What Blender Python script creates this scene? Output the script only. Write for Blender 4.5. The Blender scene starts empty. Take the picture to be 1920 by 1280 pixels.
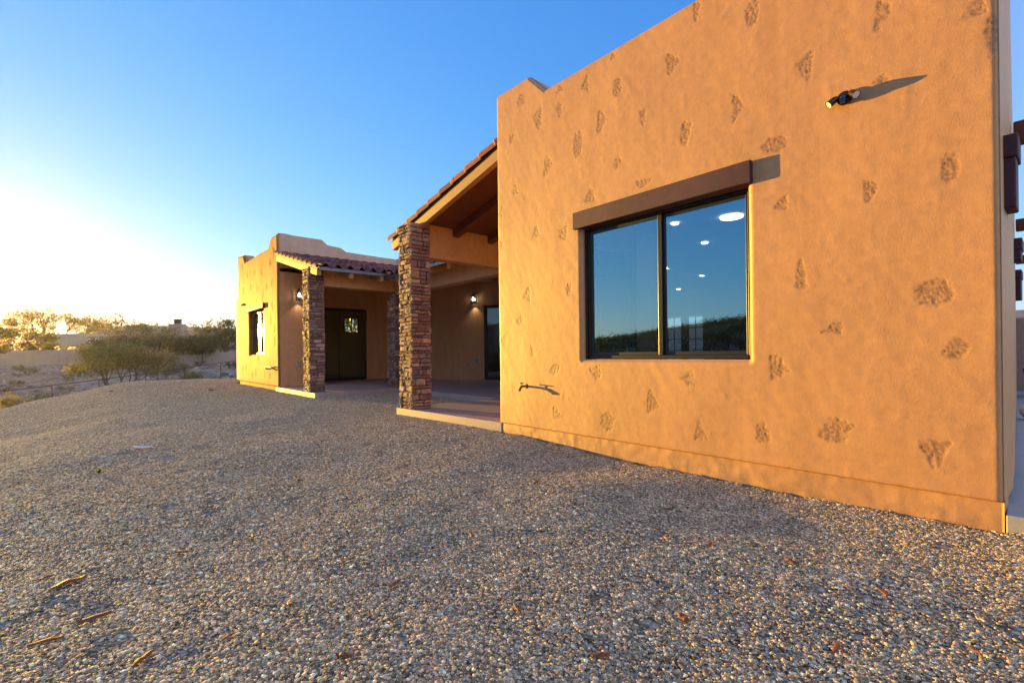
import bpy, math, random
import numpy as np
from mathutils import Vector, Matrix

random.seed(7)
RNG = np.random.default_rng(11)
SC = bpy.context.scene
COL = SC.collection
R = math.radians

# ------------------------------------------------------------------ constants
TH = math.atan(778 / 900.0)          # camera heading from +Y towards +X
S_, C_ = math.sin(TH), math.cos(TH)
CAM_Z = 0.86
SUN_AZ = R(13.0)                     # from +Y towards -X
SUN_EL = R(2.7)
SUN_DIR = Vector((-math.sin(SUN_AZ) * math.cos(SUN_EL), math.cos(SUN_AZ) * math.cos(SUN_EL), math.sin(SUN_EL)))


def bear(a, f):
    """world x, y of a spot at lateral ratio a (right +) and forward distance f from the viewpoint"""
    return (f * (S_ + a * C_), f * (C_ - a * S_))


# ------------------------------------------------------------------ noise
_P = RNG.permutation(512)
_P = np.concatenate([_P, _P, _P])
_G = RNG.normal(size=(512, 3)); _G /= np.linalg.norm(_G, axis=1)[:, None]


def noise3(x, y, z):
    x, y, z = np.broadcast_arrays(np.asarray(x, float), np.asarray(y, float), np.asarray(z, float))
    xi, yi, zi = np.floor(x).astype(int), np.floor(y).astype(int), np.floor(z).astype(int)
    xf, yf, zf = x - xi, y - yi, z - zi
    u, v, w = [t * t * t * (t * (t * 6 - 15) + 10) for t in (xf, yf, zf)]
    out = 0
    for dx in (0, 1):
        for dy in (0, 1):
            for dz in (0, 1):
                h = _P[_P[_P[(xi + dx) & 511] + ((yi + dy) & 511)] + ((zi + dz) & 511)] & 511
                g = _G[h]
                d = g[..., 0] * (xf - dx) + g[..., 1] * (yf - dy) + g[..., 2] * (zf - dz)
                wt = (u if dx else 1 - u) * (v if dy else 1 - v) * (w if dz else 1 - w)
                out = out + wt * d
    return out


def fbm(x, y, z, o=3):
    s, a = 0, 1.0
    for i in range(o):
        s = s + a * noise3(x * 2 ** i, y * 2 ** i, z * 2 ** i + 7 * i); a *= 0.5
    return s


def sstep(a, b, x):
    t = np.clip((np.asarray(x, float) - a) / (b - a), 0, 1)
    return t * t * (3 - 2 * t)


# ------------------------------------------------------------------ object helpers
def tag(o, label=None, cat=None, group=None, kind=None):
    if label: o['label'] = label
    if cat: o['category'] = cat
    if group: o['group'] = group
    if kind: o['kind'] = kind
    return o


def empty(name, loc=(0, 0, 0), rz=0.0, parent=None):
    o = bpy.data.objects.new(name, None); COL.objects.link(o)
    o.location = loc; o.rotation_euler = (0, 0, rz); o.empty_display_size = 0.2
    if parent: o.parent = parent
    return o


def mesh_np(name, V, F, mat, parent=None, smooth=False, cols=None, attrs=None, link=True):
    """V (n,3); F: list of tuples or an (m,k) array"""
    me = bpy.data.meshes.new(name)
    V = np.asarray(V, dtype=np.float32)
    if isinstance(F, np.ndarray):
        m, k = F.shape
        me.vertices.add(len(V)); me.vertices.foreach_set('co', V.ravel())
        me.loops.add(m * k); me.loops.foreach_set('vertex_index', F.astype(np.int32).ravel())
        me.polygons.add(m)
        me.polygons.foreach_set('loop_start', np.arange(0, m * k, k, dtype=np.int32))
        me.polygons.foreach_set('loop_total', np.full(m, k, dtype=np.int32))
        me.update(calc_edges=True)
    else:
        me.from_pydata(V.tolist(), [], F); me.update()
    me.validate()
    if smooth:
        me.polygons.foreach_set('use_smooth', np.ones(len(me.polygons), dtype=bool))
    if cols is not None:
        a = me.color_attributes.new('col', 'FLOAT_COLOR', 'POINT')
        c = np.ones((len(V), 4), dtype=np.float32); c[:, :3] = cols
        a.data.foreach_set('color', c.ravel())
    if attrs:
        for k_, v in attrs.items():
            a = me.attributes.new(k_, 'FLOAT', 'POINT'); a.data.foreach_set('value', np.asarray(v, dtype=np.float32).ravel())
    if mat: me.materials.append(mat)
    o = bpy.data.objects.new(name, me)
    if link: COL.objects.link(o)
    if parent is not None: o.parent = parent
    return o


class MB:
    def __init__(s): s.v = []; s.f = []; s.c = []; s.cur = (1, 1, 1)

    def add(s, vs, fs):
        b = len(s.v); s.v += [tuple(v) for v in vs]; s.f += [tuple(b + i for i in f) for f in fs]; s.c += [s.cur] * len(vs)

    def box(s, x0, x1, y0, y1, z0, z1):
        s.add([(x0, y0, z0), (x1, y0, z0), (x1, y1, z0), (x0, y1, z0), (x0, y0, z1), (x1, y0, z1), (x1, y1, z1), (x0, y1, z1)],
              [(0, 3, 2, 1), (4, 5, 6, 7), (0, 1, 5, 4), (1, 2, 6, 5), (2, 3, 7, 6), (3, 0, 4, 7)])

    def obox(s, c, ax, ay, az):
        c, ax, ay, az = Vector(c), Vector(ax), Vector(ay), Vector(az)
        vs = [c + sx * ax + sy * ay + sz * az for sz in (-1, 1) for sx, sy in ((-1, -1), (1, -1), (1, 1), (-1, 1))]
        s.add(vs, [(0, 3, 2, 1), (4, 5, 6, 7), (0, 1, 5, 4), (1, 2, 6, 5), (2, 3, 7, 6), (3, 0, 4, 7)])

    def beam(s, p, q, w, h, up=(0, 0, 1)):
        p, q = Vector(p), Vector(q); d = (q - p); L = d.length; d.normalize()
        side = d.cross(Vector(up)).normalized(); u = side.cross(d).normalized()
        s.obox((p + q) / 2, d * L / 2, side * w / 2, u * h / 2)

    def tube(s, pts, rad, n=8, cap=True):
        pts = [Vector(p) for p in pts]
        if not hasattr(rad, '__len__'): rad = [rad] * len(pts)
        vs = []; ref = None
        for i, p in enumerate(pts):
            d = (pts[min(i + 1, len(pts) - 1)] - pts[max(i - 1, 0)]).normalized()
            if ref is None or abs(d.dot(ref)) > 0.99:
                ref = Vector((0, 0, 1)) if abs(d.z) < 0.9 else Vector((1, 0, 0))
            a = d.cross(ref).normalized(); b = a.cross(d).normalized(); ref = b
            for k in range(n):
                t = 2 * math.pi * k / n
                vs.append(p + rad[i] * (math.cos(t) * a + math.sin(t) * b))
        fs = []
        for i in range(len(pts) - 1):
            for k in range(n):
                fs.append((i * n + k, i * n + (k + 1) % n, (i + 1) * n + (k + 1) % n, (i + 1) * n + k))
        if cap:
            fs.append(tuple(reversed(range(n)))); m = (len(pts) - 1) * n; fs.append(tuple(m + k for k in range(n)))
        s.add(vs, fs)

    def prism(s, poly, z0, z1):
        n = len(poly)
        zb = [z0] * n if not hasattr(z0, '__len__') else z0
        zt = [z1] * n if not hasattr(z1, '__len__') else z1
        vs = [(p[0], p[1], zb[i]) for i, p in enumerate(poly)] + [(p[0], p[1], zt[i]) for i, p in enumerate(poly)]
        s.add(vs, [tuple(reversed(range(n))), tuple(range(n, 2 * n))] + [(i, (i + 1) % n, n + (i + 1) % n, n + i) for i in range(n)])

    def build(s, name, mat, parent=None, smooth=False, bevel=0.0, col=False):
        o = mesh_np(name, s.v, s.f, mat, None, smooth, cols=np.array(s.c) if col else None)
        if parent is not None:
            o.parent = parent; o.matrix_parent_inverse = parent_matrix(parent).inverted()
        if bevel:
            b = o.modifiers.new('bevel', 'BEVEL'); b.width = bevel; b.segments = 2; b.limit_method = 'ANGLE'
        return o


def parent_matrix(p):
    m = Matrix.Translation(p.location) @ p.rotation_euler.to_matrix().to_4x4()
    if p.parent: m = parent_matrix(p.parent) @ p.matrix_parent_inverse @ m
    return m


def keep(o, parent):
    o.parent = parent; o.matrix_parent_inverse = parent_matrix(parent).inverted(); return o


# ------------------------------------------------------------------ materials
class NT:
    def __init__(s, name):
        m = bpy.data.materials.new(name); m.use_nodes = True
        s.m = m; s.t = m.node_tree; s.n = s.t.nodes; s.l = s.t.links
        s.b = s.n['Principled BSDF']; s.out = s.n['Material Output']
        s.tc = s.n.new('ShaderNodeTexCoord')

    def new(s, t, **kw):
        n = s.n.new(t)
        for k, v in kw.items(): setattr(n, k, v)
        return n

    def noise(s, scale, detail=4, rough=0.55, vec=None, dist=0.0):
        n = s.new('ShaderNodeTexNoise'); n.inputs['Scale'].default_value = scale; n.inputs['Detail'].default_value = detail
        n.inputs['Roughness'].default_value = rough; n.inputs['Distortion'].default_value = dist
        s.l.new(vec or s.tc.outputs['Object'], n.inputs['Vector']); return n.outputs['Fac']

    def scaled(s, sc):
        m = s.new('ShaderNodeMapping'); m.inputs['Scale'].default_value = sc
        s.l.new(s.tc.outputs['Object'], m.inputs['Vector']); return m.outputs['Vector']

    def ramp(s, fac, stops):
        r = s.new('ShaderNodeValToRGB'); e = r.color_ramp.elements
        while len(e) < len(stops): e.new(0.5)
        for i, (p, c) in enumerate(stops):
            e[i].position = p; e[i].color = (*c, 1) if len(c) == 3 else c
        s.l.new(fac, r.inputs['Fac']); return r.outputs['Color']

    def mix(s, fac, a, b, mode='MIX'):
        n = s.new('ShaderNodeMix', data_type='RGBA', blend_type=mode)
        for sock, v in ((n.inputs['Factor'], fac), (n.inputs['A'], a), (n.inputs['B'], b)):
            if isinstance(v, (int, float)): sock.default_value = v
            elif isinstance(v, tuple): sock.default_value = (*v, 1) if len(v) == 3 else v
            else: s.l.new(v, sock)
        return n.outputs['Result']

    def attr(s, name, out='Color'):
        n = s.new('ShaderNodeAttribute'); n.attribute_name = name; return n.outputs[out]

    def math(s, op, a, b=None):
        n = s.new('ShaderNodeMath', operation=op)
        for i, v in enumerate((a, b)):
            if v is None: continue
            if isinstance(v, (int, float)): n.inputs[i].default_value = v
            else: s.l.new(v, n.inputs[i])
        return n.outputs[0]

    def bump(s, h, strength=0.3, dist=0.01, prev=None):
        n = s.new('ShaderNodeBump'); n.inputs['Strength'].default_value = strength; n.inputs['Distance'].default_value = dist
        s.l.new(h, n.inputs['Height'])
        if prev is not None: s.l.new(prev, n.inputs['Normal'])
        s.l.new(n.outputs['Normal'], s.b.inputs['Normal']); return n.outputs['Normal']

    def set(s, col=None, rough=None, spec=None, metal=None):
        if col is not None:
            if isinstance(col, tuple): s.b.inputs['Base Color'].default_value = (*col, 1)
            else: s.l.new(col, s.b.inputs['Base Color'])
        if rough is not None:
            if isinstance(rough, (int, float)): s.b.inputs['Roughness'].default_value = rough
            else: s.l.new(rough, s.b.inputs['Roughness'])
        if spec is not None: s.b.inputs['Specular IOR Level'].default_value = spec
        if metal is not None: s.b.inputs['Metallic'].default_value = metal
        return s.m


def m_stucco(name, c1, c2, stain, rough=0.55, spec=0.38):
    t = NT(name)
    a = t.ramp(t.noise(0.9, 5, 0.6), [(0.3, c1), (0.7, c2)])
    fine = t.ramp(t.noise(14, 5, 0.7), [(0.35, (0.90, 0.90, 0.90)), (0.65, (1.06, 1.06, 1.06))])
    a = t.mix(1.0, a, fine, 'MULTIPLY')
    a = t.mix(1.0, a, t.ramp(t.noise(1.0, 4, 0.6, t.scaled((7, 7, 0.55))), [(0.35, (0.93, 0.925, 0.92)), (0.62, (1.03, 1.03, 1.03))]), 'MULTIPLY')
    sx = t.new('ShaderNodeSeparateXYZ'); t.l.new(t.tc.outputs['Object'], sx.inputs[0])
    sp_ = t.new('ShaderNodeMapRange'); sp_.inputs['From Min'].default_value = 0.03; sp_.inputs['From Max'].default_value = -0.24; t.l.new(sx.outputs['Z'], sp_.inputs['Value'])
    spl = t.math('MULTIPLY', sp_.outputs['Result'], t.ramp(t.noise(9, 5, 0.7), [(0.38, (0, 0, 0)), (0.62, (0.7, 0.7, 0.7))]))
    a = t.mix(spl, a, (0.20, 0.135, 0.085))
    a = t.mix(t.math('MULTIPLY', t.attr('patch', 'Fac'), 0.72), a, stain)
    t.set(a, rough, spec)
    n1 = t.bump(t.noise(5, 4, 0.6, dist=0.8), 0.14, 0.012)
    n2 = t.bump(t.noise(28, 6, 0.7, dist=1.2), 0.22, 0.004, n1)
    t.bump(t.noise(120, 3, 0.6), 0.55, 0.0016, n2)
    return t.m


M = {}
ST1, ST2, STN = (0.49, 0.245, 0.098), (0.52, 0.262, 0.106), (0.20, 0.100, 0.043)
M['stucco'] = m_stucco('tan_stucco', ST1, ST2, STN)
M['wing_stucco'] = m_stucco('wing_stucco', ST1, ST2, (0.05, 0.025, 0.012), 0.55, 0.004)
M['parapet_shade_stucco'] = m_stucco('parapet_shade_stucco', (0.46, 0.28, 0.20), (0.52, 0.32, 0.23), STN)  # same house stucco, with the pinkish tone of shade put into its colour
M['inner_shade_stucco'] = m_stucco('porch_shade_stucco', (0.52, 0.262, 0.125), (0.57, 0.295, 0.140), STN)  # same house stucco, base lifted to carry bounced light on shaded porch walls


def m_wood(name, c1, c2, axis=(2, 2, 25), rough=0.65):
    t = NT(name)
    v = t.scaled(axis)
    t.set(t.ramp(t.noise(2.0, 6, 0.65, v, 1.2), [(0.3, c1), (0.7, c2)]), rough, 0.3)
    t.bump(t.noise(3.5, 6, 0.7, v, 0.8), 0.35, 0.004)
    return t.m


M['lintel'] = m_stucco('brown_lintel_stucco', (0.050, 0.021, 0.027), (0.090, 0.040, 0.048), (0.03, 0.015, 0.015), 0.65, 0.25)
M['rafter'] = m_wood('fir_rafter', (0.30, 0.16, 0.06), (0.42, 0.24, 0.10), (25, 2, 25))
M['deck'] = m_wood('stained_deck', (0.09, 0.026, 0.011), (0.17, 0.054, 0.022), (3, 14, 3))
M['frame'] = NT('bronze_frame').set((0.014, 0.011, 0.010), 0.35, 0.5)
M['black'] = NT('black_metal').set((0.012, 0.011, 0.013), 0.4, 0.5)
M['bronze'] = NT('bronze_lamp').set((0.045, 0.026, 0.02), 0.32, 0.5, 0.6)
M['white'] = NT('white_plastic').set((0.75, 0.74, 0.72), 0.5)
M['grey_plastic'] = NT('grey_plastic').set((0.30, 0.29, 0.27), 0.45)
M['blue_sensor'] = NT('dark_sensor').set((0.02, 0.03, 0.07), 0.15, 0.6)
M['flashing'] = NT('gutter_metal').set((0.13, 0.14, 0.17), 0.35, 0.5, 0.7)
M['room'] = NT('dim_room_paint').set((0.50, 0.42, 0.33), 0.8, 0.2)
M['room_floor'] = NT('dim_room_floor').set((0.05, 0.04, 0.035), 0.5, 0.4)


def m_emit(name, col, st):
    t = NT(name); t.b.inputs['Base Color'].default_value = (*col, 1)
    t.b.inputs['Emission Color'].default_value = (*col, 1); t.b.inputs['Emission Strength'].default_value = st
    return t.m


M['lamp'] = m_emit('lit_lamp', (1.0, 0.93, 0.80), 2.2)
M['bulb'] = m_emit('lit_bulb', (1.0, 0.90, 0.72), 4.0)


def m_glass(name, refl, tint, rtint=(0.93, 0.95, 0.97), rough=0.0):
    m = bpy.data.materials.new(name); m.use_nodes = True; t = m.node_tree; t.nodes.clear()
    o = t.nodes.new('ShaderNodeOutputMaterial'); mx = t.nodes.new('ShaderNodeMixShader')
    g = t.nodes.new('ShaderNodeBsdfGlossy'); g.inputs['Roughness'].default_value = rough; g.inputs['Color'].default_value = (*rtint, 1)
    tr = t.nodes.new('ShaderNodeBsdfTransparent'); tr.inputs['Color'].default_value = (*tint, 1)
    fr = t.nodes.new('ShaderNodeFresnel'); fr.inputs['IOR'].default_value = 1.5
    ad = t.nodes.new('ShaderNodeMath'); ad.operation = 'ADD'; ad.inputs[1].default_value = refl; ad.use_clamp = True
    t.links.new(fr.outputs[0], ad.inputs[0]); t.links.new(ad.outputs[0], mx.inputs[0])
    t.links.new(tr.outputs[0], mx.inputs[1]); t.links.new(g.outputs[0], mx.inputs[2]); t.links.new(mx.outputs[0], o.inputs[0])
    return m


M['pane'] = m_glass('reflective_pane', 0.30, (0.40, 0.50, 0.52), (0.48, 0.80, 1.0))
M['pane_wing'] = m_glass('wing_pane', 0.42, (0.42, 0.48, 0.46), rough=0.05)
M['mirror_pane'] = m_glass('mirror_pane', 0.5, (0.4, 0.5, 0.45), (1, 0.97, 0.9), 0.035)
M['door_pane'] = m_glass('door_pane', 0.07, (0.70, 0.80, 0.68))
M['clear'] = m_glass('lantern_glass', 0.02, (0.92, 0.92, 0.90))


def m_attrcol(name, rough=0.8, spec=0.3, bscale=60, bstr=0.4, bdist=0.004, mott=0.35):
    t = NT(name)
    f = t.ramp(t.noise(bscale * 0.5, 4, 0.65), [(0.3, (1 - mott,) * 3), (0.7, (1 + mott * 0.6,) * 3)])
    t.set(t.mix(1.0, t.attr('col'), f, 'MULTIPLY'), rough, spec)
    t.bump(t.noise(bscale, 5, 0.7), bstr, bdist)
    return t.m


M['stone'] = m_attrcol('ledge_stone', 0.8, 0.3, 45, 0.6, 0.008)
M['tile'] = m_attrcol('clay_tile', 0.75, 0.15, 70, 0.25, 0.003, 0.25)


def m_concrete(name, c1, c2):
    t = NT(name)
    a = t.ramp(t.noise(1.3, 6, 0.65), [(0.3, c1), (0.7, c2)])
    t.set(t.mix(1.0, a, t.ramp(t.noise(40, 4, 0.7), [(0.3, (0.88,) * 3), (0.7, (1.06,) * 3)]), 'MULTIPLY'), 0.6, 0.4)
    t.bump(t.noise(70, 4, 0.7), 0.2, 0.002)
    return t.m


M['concrete'] = m_concrete('patio_concrete', (0.33, 0.245, 0.215), (0.41, 0.31, 0.27))
M['grey_concrete'] = m_concrete('grey_concrete', (0.27, 0.26, 0.26), (0.33, 0.32, 0.31))


# gravel stones and the bed they lie on
def m_gravel_stone():
    t = NT('gravel_stone')
    f = t.ramp(t.noise(90, 4, 0.7), [(0.3, (0.75,) * 3), (0.7, (1.15,) * 3)])
    t.set(t.mix(1.0, t.attr('col'), f, 'MULTIPLY'), 0.8, 0.15)
    t.bump(t.noise(160, 4, 0.7), 0.35, 0.002)
    return t.m


def m_gravel_bed():
    t = NT('gravel_bed')
    v = t.new('ShaderNodeTexVoronoi'); v.inputs['Scale'].default_value = 42
    t.l.new(t.tc.outputs['Object'], v.inputs['Vector'])
    hs = t.new('ShaderNodeSeparateColor'); t.l.new(v.outputs['Color'], hs.inputs[0])
    c = t.ramp(hs.outputs[0], [(0.0, (0.20, 0.15, 0.10)), (0.3, (0.34, 0.27, 0.19)), (0.55, (0.46, 0.37, 0.26)), (0.75, (0.40, 0.34, 0.27)), (1.0, (0.60, 0.52, 0.40))])
    edge = t.ramp(v.outputs['Distance'], [(0.35, (1, 1, 1)), (0.75, (0.35, 0.33, 0.30))])
    c = t.mix(1.0, c, edge, 'MULTIPLY')
    t.set(c, 0.85, 0.2)
    inv = t.math('SUBTRACT', 1.0, v.outputs['Distance'])
    t.bump(inv, 0.9, 0.012)
    return t.m


M['gstone'] = m_gravel_stone(); M['gbed'] = m_gravel_bed()


def m_ground():
    t = NT('desert_ground')
    a = t.ramp(t.noise(0.35, 6, 0.62), [(0.3, (0.27, 0.175, 0.12)), (0.55, (0.38, 0.265, 0.19)), (0.75, (0.46, 0.34, 0.25))])
    b = t.ramp(t.noise(3.0, 8, 0.75), [(0.35, (0.60, 0.57, 0.53)), (0.62, (1.1, 1.1, 1.1))])
    t.set(t.mix(1.0, a, b, 'MULTIPLY'), 0.9, 0.1)
    t.bump(t.noise(2.2, 8, 0.75), 0.9, 0.12)
    return t.m


M['ground'] = m_ground()
M['rust'] = m_wood('rusty_pipe', (0.10, 0.030, 0.015), (0.17, 0.055, 0.028), (20, 20, 20))
M['wallpink'] = m_stucco('pink_tan_stucco', (0.36, 0.26, 0.20), (0.42, 0.31, 0.24), STN, 0.85, 0.2)
M['wallcream'] = m_stucco('cream_stucco', (0.52, 0.40, 0.26), (0.58, 0.45, 0.30), STN, 0.85, 0.2)
M['bark'] = m_wood('grey_bark', (0.08, 0.060, 0.042), (0.15, 0.12, 0.085), (20, 20, 4))
M['hill'] = NT('far_hill').set((0.15, 0.115, 0.085), 0.9, 0.1)
M['chip'] = m_wood('bark_chip', (0.10, 0.030, 0.014), (0.22, 0.07, 0.03), (30, 120, 30))


def m_leaf(name, cs):
    t = NT(name)
    oi = t.new('ShaderNodeNewGeometry')
    t.set(t.ramp(oi.outputs['Random Per Island'], [(i / (len(cs) - 1), c) for i, c in enumerate(cs)]), 0.7, 0.2)
    tr = t.n.new('ShaderNodeBsdfTranslucent'); mx = t.n.new('ShaderNodeMixShader'); mx.inputs[0].default_value = 0.5
    t.l.new(t.b.inputs['Base Color'].links[0].from_socket, tr.inputs['Color'])
    t.l.new(t.b.outputs[0], mx.inputs[1]); t.l.new(tr.outputs[0], mx.inputs[2]); t.l.new(mx.outputs[0], t.out.inputs[0])
    return t.m


M['leaf_olive'] = m_leaf('olive_leaves', [(0.16, 0.13, 0.045), (0.24, 0.19, 0.07), (0.32, 0.25, 0.10)])
M['leaf_yellow'] = m_leaf('yellow_green_leaves', [(0.19, 0.15, 0.05), (0.28, 0.22, 0.075), (0.36, 0.285, 0.11)])
M['leaf_dark'] = m_leaf('dark_leaves', [(0.12, 0.10, 0.045), (0.18, 0.145, 0.07), (0.24, 0.19, 0.09)])

# ------------------------------------------------------------------ terrain
EDGE = np.array([(-2.2, -12), (-1.7, 0), (-1.55, 4), (-1.75, 8), (-2.15, 12.4), (-2.1, 18.3), (-1.5, 23.5), (0.6, 27.6), (4.6, 26.6), (14, 26.5), (40, 28)])


def edge_dist(x, y):
    """signed distance to the rim of the gravel pad, positive outside"""
    best = np.full(np.shape(x), 1e9); sign = np.ones(np.shape(x))
    for (ax, ay), (bx, by) in zip(EDGE[:-1], EDGE[1:]):
        dx, dy = bx - ax, by - ay; L2 = dx * dx + dy * dy
        t = np.clip(((x - ax) * dx + (y - ay) * dy) / L2, 0, 1)
        px, py = x - (ax + t * dx), y - (ay + t * dy)
        d = np.hypot(px, py); cr = dx * (y - ay) - dy * (x - ax)
        m = d < best
        best = np.where(m, d, best); sign = np.where(m, np.sign(cr), sign)
    return best * sign


def ground_z(x, y, fine=True):
    x = np.asarray(x, float); y = np.asarray(y, float)
    f = S_ * x + C_ * y; lat = C_ * x - S_ * y
    d = edge_dist(x, y)
    qx = np.clip(3.66 - x, 0, 7)
    base = -0.110 - 0.001 * qx - 0.0085 * sstep(1.0, -1.1, x) * np.clip(y - 5.5, 0, 5.5) ** 2
    base = base - 0.09 * np.exp(-((x - 3.6) / 0.9) ** 2) * sstep(4.4, 2.4, y) * sstep(6, 3, x)
    q = np.clip(d + 2.4, 0, None)
    drop = np.where(q < 2.0, 0.032 * q * q, np.where(q < 4.0, 0.128 + 0.128 * (q - 2.0) + 0.10 * (q - 2.0) ** 2, 0.784 + 0.528 * (q - 4.0)))
    zpad = base - drop
    g = np.clip(f, 0, None)
    zf = -2.6 + 2.75 * sstep(33, 63, g) + 1.6 * sstep(63, 130, g)
    r = np.hypot(x, y); az = np.arctan2(-x, y)
    zf = zf + np.where(f < 40, 0, 0)
    rise = sstep(0.50, 0.85, az) * sstep(2.9, 2.2, az)
    zf = zf + rise * sstep(28, 95, r) * (2.6 + 4.6 * sstep(0.75, 1.25, az) + 2.4)
    far = sstep(150, 520, r) * sstep(30, 200, g)
    zf = zf + far * (16 + 13 * np.clip(fbm(x / 130, y / 130, 3.3, 3) + 0.45, 0, 1)) * sstep(-1.0, -0.86, lat / np.clip(g, 1, None))
    z = np.maximum(zpad, zf)
    z = z + 0.22 * sstep(0.5, 6, d) * fbm(x / 5, y / 5, 1.7, 4)
    mound = 0.09 * np.exp(-((x - 3.35) ** 2 + (y + 0.75) ** 2) / 0.9) + 0.05 * np.exp(-((x - 2.9) ** 2 / 0.5 + (y - 2.2) ** 2 / 0.25))  # added swells, shaped to face the low sun and give lit patches
    z = z + mound
    und = 0.034 * fbm(x / 1.9, y / 1.9, 5.1, 2) + 0.005 * noise3(x / 0.4, y / 0.4, 2.2)
    z = z + und * sstep(1.2, -1.0, d) * sstep(0.0, 0.6, np.maximum(3.3 - x, 0.0) + 0.25)
    return z


def polar_mesh(name, a0, a1, na, r0, r1, ratio, mat, lift=0.0, cull=None, closed=False, parent=None):
    nr = int(math.log(r1 / r0) / math.log(ratio)) + 1
    rs = r0 * ratio ** np.arange(nr)
    az = np.linspace(a0, a1, na, endpoint=not closed)
    A, Rr = np.meshgrid(az, rs)
    x = Rr * np.sin(A); y = Rr * np.cos(A)
    z = ground_z(x, y) + lift
    V = np.stack([x, y, z], -1).reshape(-1, 3)
    i, j = np.meshgrid(np.arange(nr - 1), np.arange(na if closed else na - 1), indexing='ij')
    j2 = (j + 1) % na
    F = np.stack([i * na + j, (i + 1) * na + j, (i + 1) * na + j2, i * na + j2], -1).reshape(-1, 4)[:, ::-1]
    if cull is not None:
        c = V[F].mean(1); F = F[cull(c[:, 0], c[:, 1])]
        used = np.unique(F); mp = -np.ones(len(V), int); mp[used] = np.arange(len(used)); V = V[used]; F = mp[F]
    return mesh_np(name, V, F, mat, parent, True), V


terrain, _ = polar_mesh('terrain', 0, 2 * math.pi, 640, 0.4, 700, 1.03, M['ground'], -0.02, None, True)
tag(terrain, kind='structure')


def pad_region(x, y):
    d = edge_dist(x, y)
    house = (x > 3.72) & (y < 4.66) & (y > 0.2)
    slab = ((x > 3.72) & (y < 7.05)) & (y > 0.2) | ((x > 5.85) & (y < 14)) | ((x > 3.78) & (y > 11.2) & (y < 20))
    right = (x > 3.85) & (y <= 0.2)
    return (d < 2.0) & ~house & ~slab & ~right & (y > -2.5)


gravel, GV = polar_mesh('gravel', R(-16), R(112), 900, 0.9, 40, 1.012, M['gbed'], 0.0, pad_region)
tag(gravel, 'loose brown and grey river gravel covering the yard', kind='stuff')
gr = np.hypot(GV[:, 0], GV[:, 1])
dens = np.where(gr < 9, 1.0, np.clip((9.0 / gr) ** 1.6, 0.10, 1))
a_ = gravel.data.attributes.new('dens', 'FLOAT', 'POINT'); a_.data.foreach_set('value', dens.astype(np.float32))
a_ = gravel.data.attributes.new('gsize', 'FLOAT', 'POINT'); a_.data.foreach_set('value', np.clip(0.92 + 0.03 * np.clip(gr - 5, 0, 20), 0.9, 1.5).astype(np.float32))

# clumps of individual stones, scattered by geometry nodes over the gravel
import bmesh
bm = bmesh.new(); bmesh.ops.create_icosphere(bm, subdivisions=2, radius=1.0)
ICO_V = np.array([v.co[:] for v in bm.verts]); ICO_F = np.array([[v.index for v in f.verts] for f in bm.faces]); bm.free()
bm = bmesh.new(); bmesh.ops.create_icosphere(bm, subdivisions=1, radius=1.0)
ICO1_V = np.array([v.co[:] for v in bm.verts]); ICO1_F = np.array([[v.index for v in f.verts] for f in bm.faces]); bm.free()
PAL = np.array([(0.42, 0.36, 0.29), (0.30, 0.26, 0.22), (0.22, 0.19, 0.165), (0.36, 0.29, 0.22), (0.50, 0.45, 0.39), (0.28, 0.28, 0.29), (0.33, 0.35, 0.35), (0.25, 0.17, 0.125), (0.40, 0.31, 0.24), (0.16, 0.135, 0.115), (0.35, 0.33, 0.27), (0.62, 0.58, 0.52)])
PAL = PAL * np.array([1.80, 1.58, 1.18]); PW = np.array([3, 4, 3, 3, 2, 2, 1.6, 1.6, 2, 2, 2, 0.6]); PW = PW / PW.sum()


def rot_mats(n, rng, tilt=0.5):
    yaw = rng.uniform(0, 2 * math.pi, n); t = rng.normal(0, tilt, n); ph = rng.uniform(0, 2 * math.pi, n)
    out = []
    for a, b, c in zip(yaw, t, ph):
        out.append(np.array(Matrix.Rotation(c, 3, 'Z') @ Matrix.Rotation(b, 3, 'X') @ Matrix.Rotation(a, 3, 'Z')))
    return np.array(out)


clumps = bpy.data.collections.new('gravel_clumps')
for k in range(12):
    rng = np.random.default_rng(100 + k); n = 100
    Vs, Fs, Cs = [], [], []
    rm = rot_mats(n, rng, 0.22)
    for i in range(n):
        sz = min(0.0100, 0.0063 * math.exp(rng.normal(0, 0.32)))
        v = ICO_V if sz > 0.0078 else ICO1_V; fc = ICO_F if sz > 0.0078 else ICO1_F
        off = rng.uniform(0, 100, 3)
        pert = 1 + 0.30 * noise3(v[:, 0] * 1.1 + off[0], v[:, 1] * 1.1 + off[1], v[:, 2] * 1.1 + off[2])
        v = v.copy()
        for _ in range(6):
            pn = rng.normal(size=3); pn /= np.linalg.norm(pn); cut = rng.uniform(0.45, 0.85)
            ov = np.clip(v @ pn - cut, 0, None); v = v - ov[:, None] * pn
        vv = v * pert[:, None] * np.array([1.25 * rng.uniform(0.8, 1.25), rng.uniform(0.75, 1.05), rng.uniform(0.30, 0.50)]) * sz
        vv = vv @ rm[i].T
        rr = 0.078 * math.sqrt(rng.uniform()); th = rng.uniform(0, 2 * math.pi)
        vv = vv + np.array([rr * math.cos(th), rr * math.sin(th), rng.uniform(0.000, 0.006)])
        c = np.clip(PAL[rng.choice(len(PAL), p=PW)] * rng.uniform(0.32, 1.15), 0, 0.92) * np.array([1, rng.uniform(0.95, 1.03), rng.uniform(0.9, 1.06)])
        Fs.append(fc + sum(len(q) for q in Vs)); Vs.append(vv); Cs.append(np.repeat(c[None], len(vv), 0))
    o = mesh_np('gravel_clump', np.concatenate(Vs), np.concatenate(Fs), M['gstone'], None, True, np.concatenate(Cs), link=False)
    clumps.objects.link(o)

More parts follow.
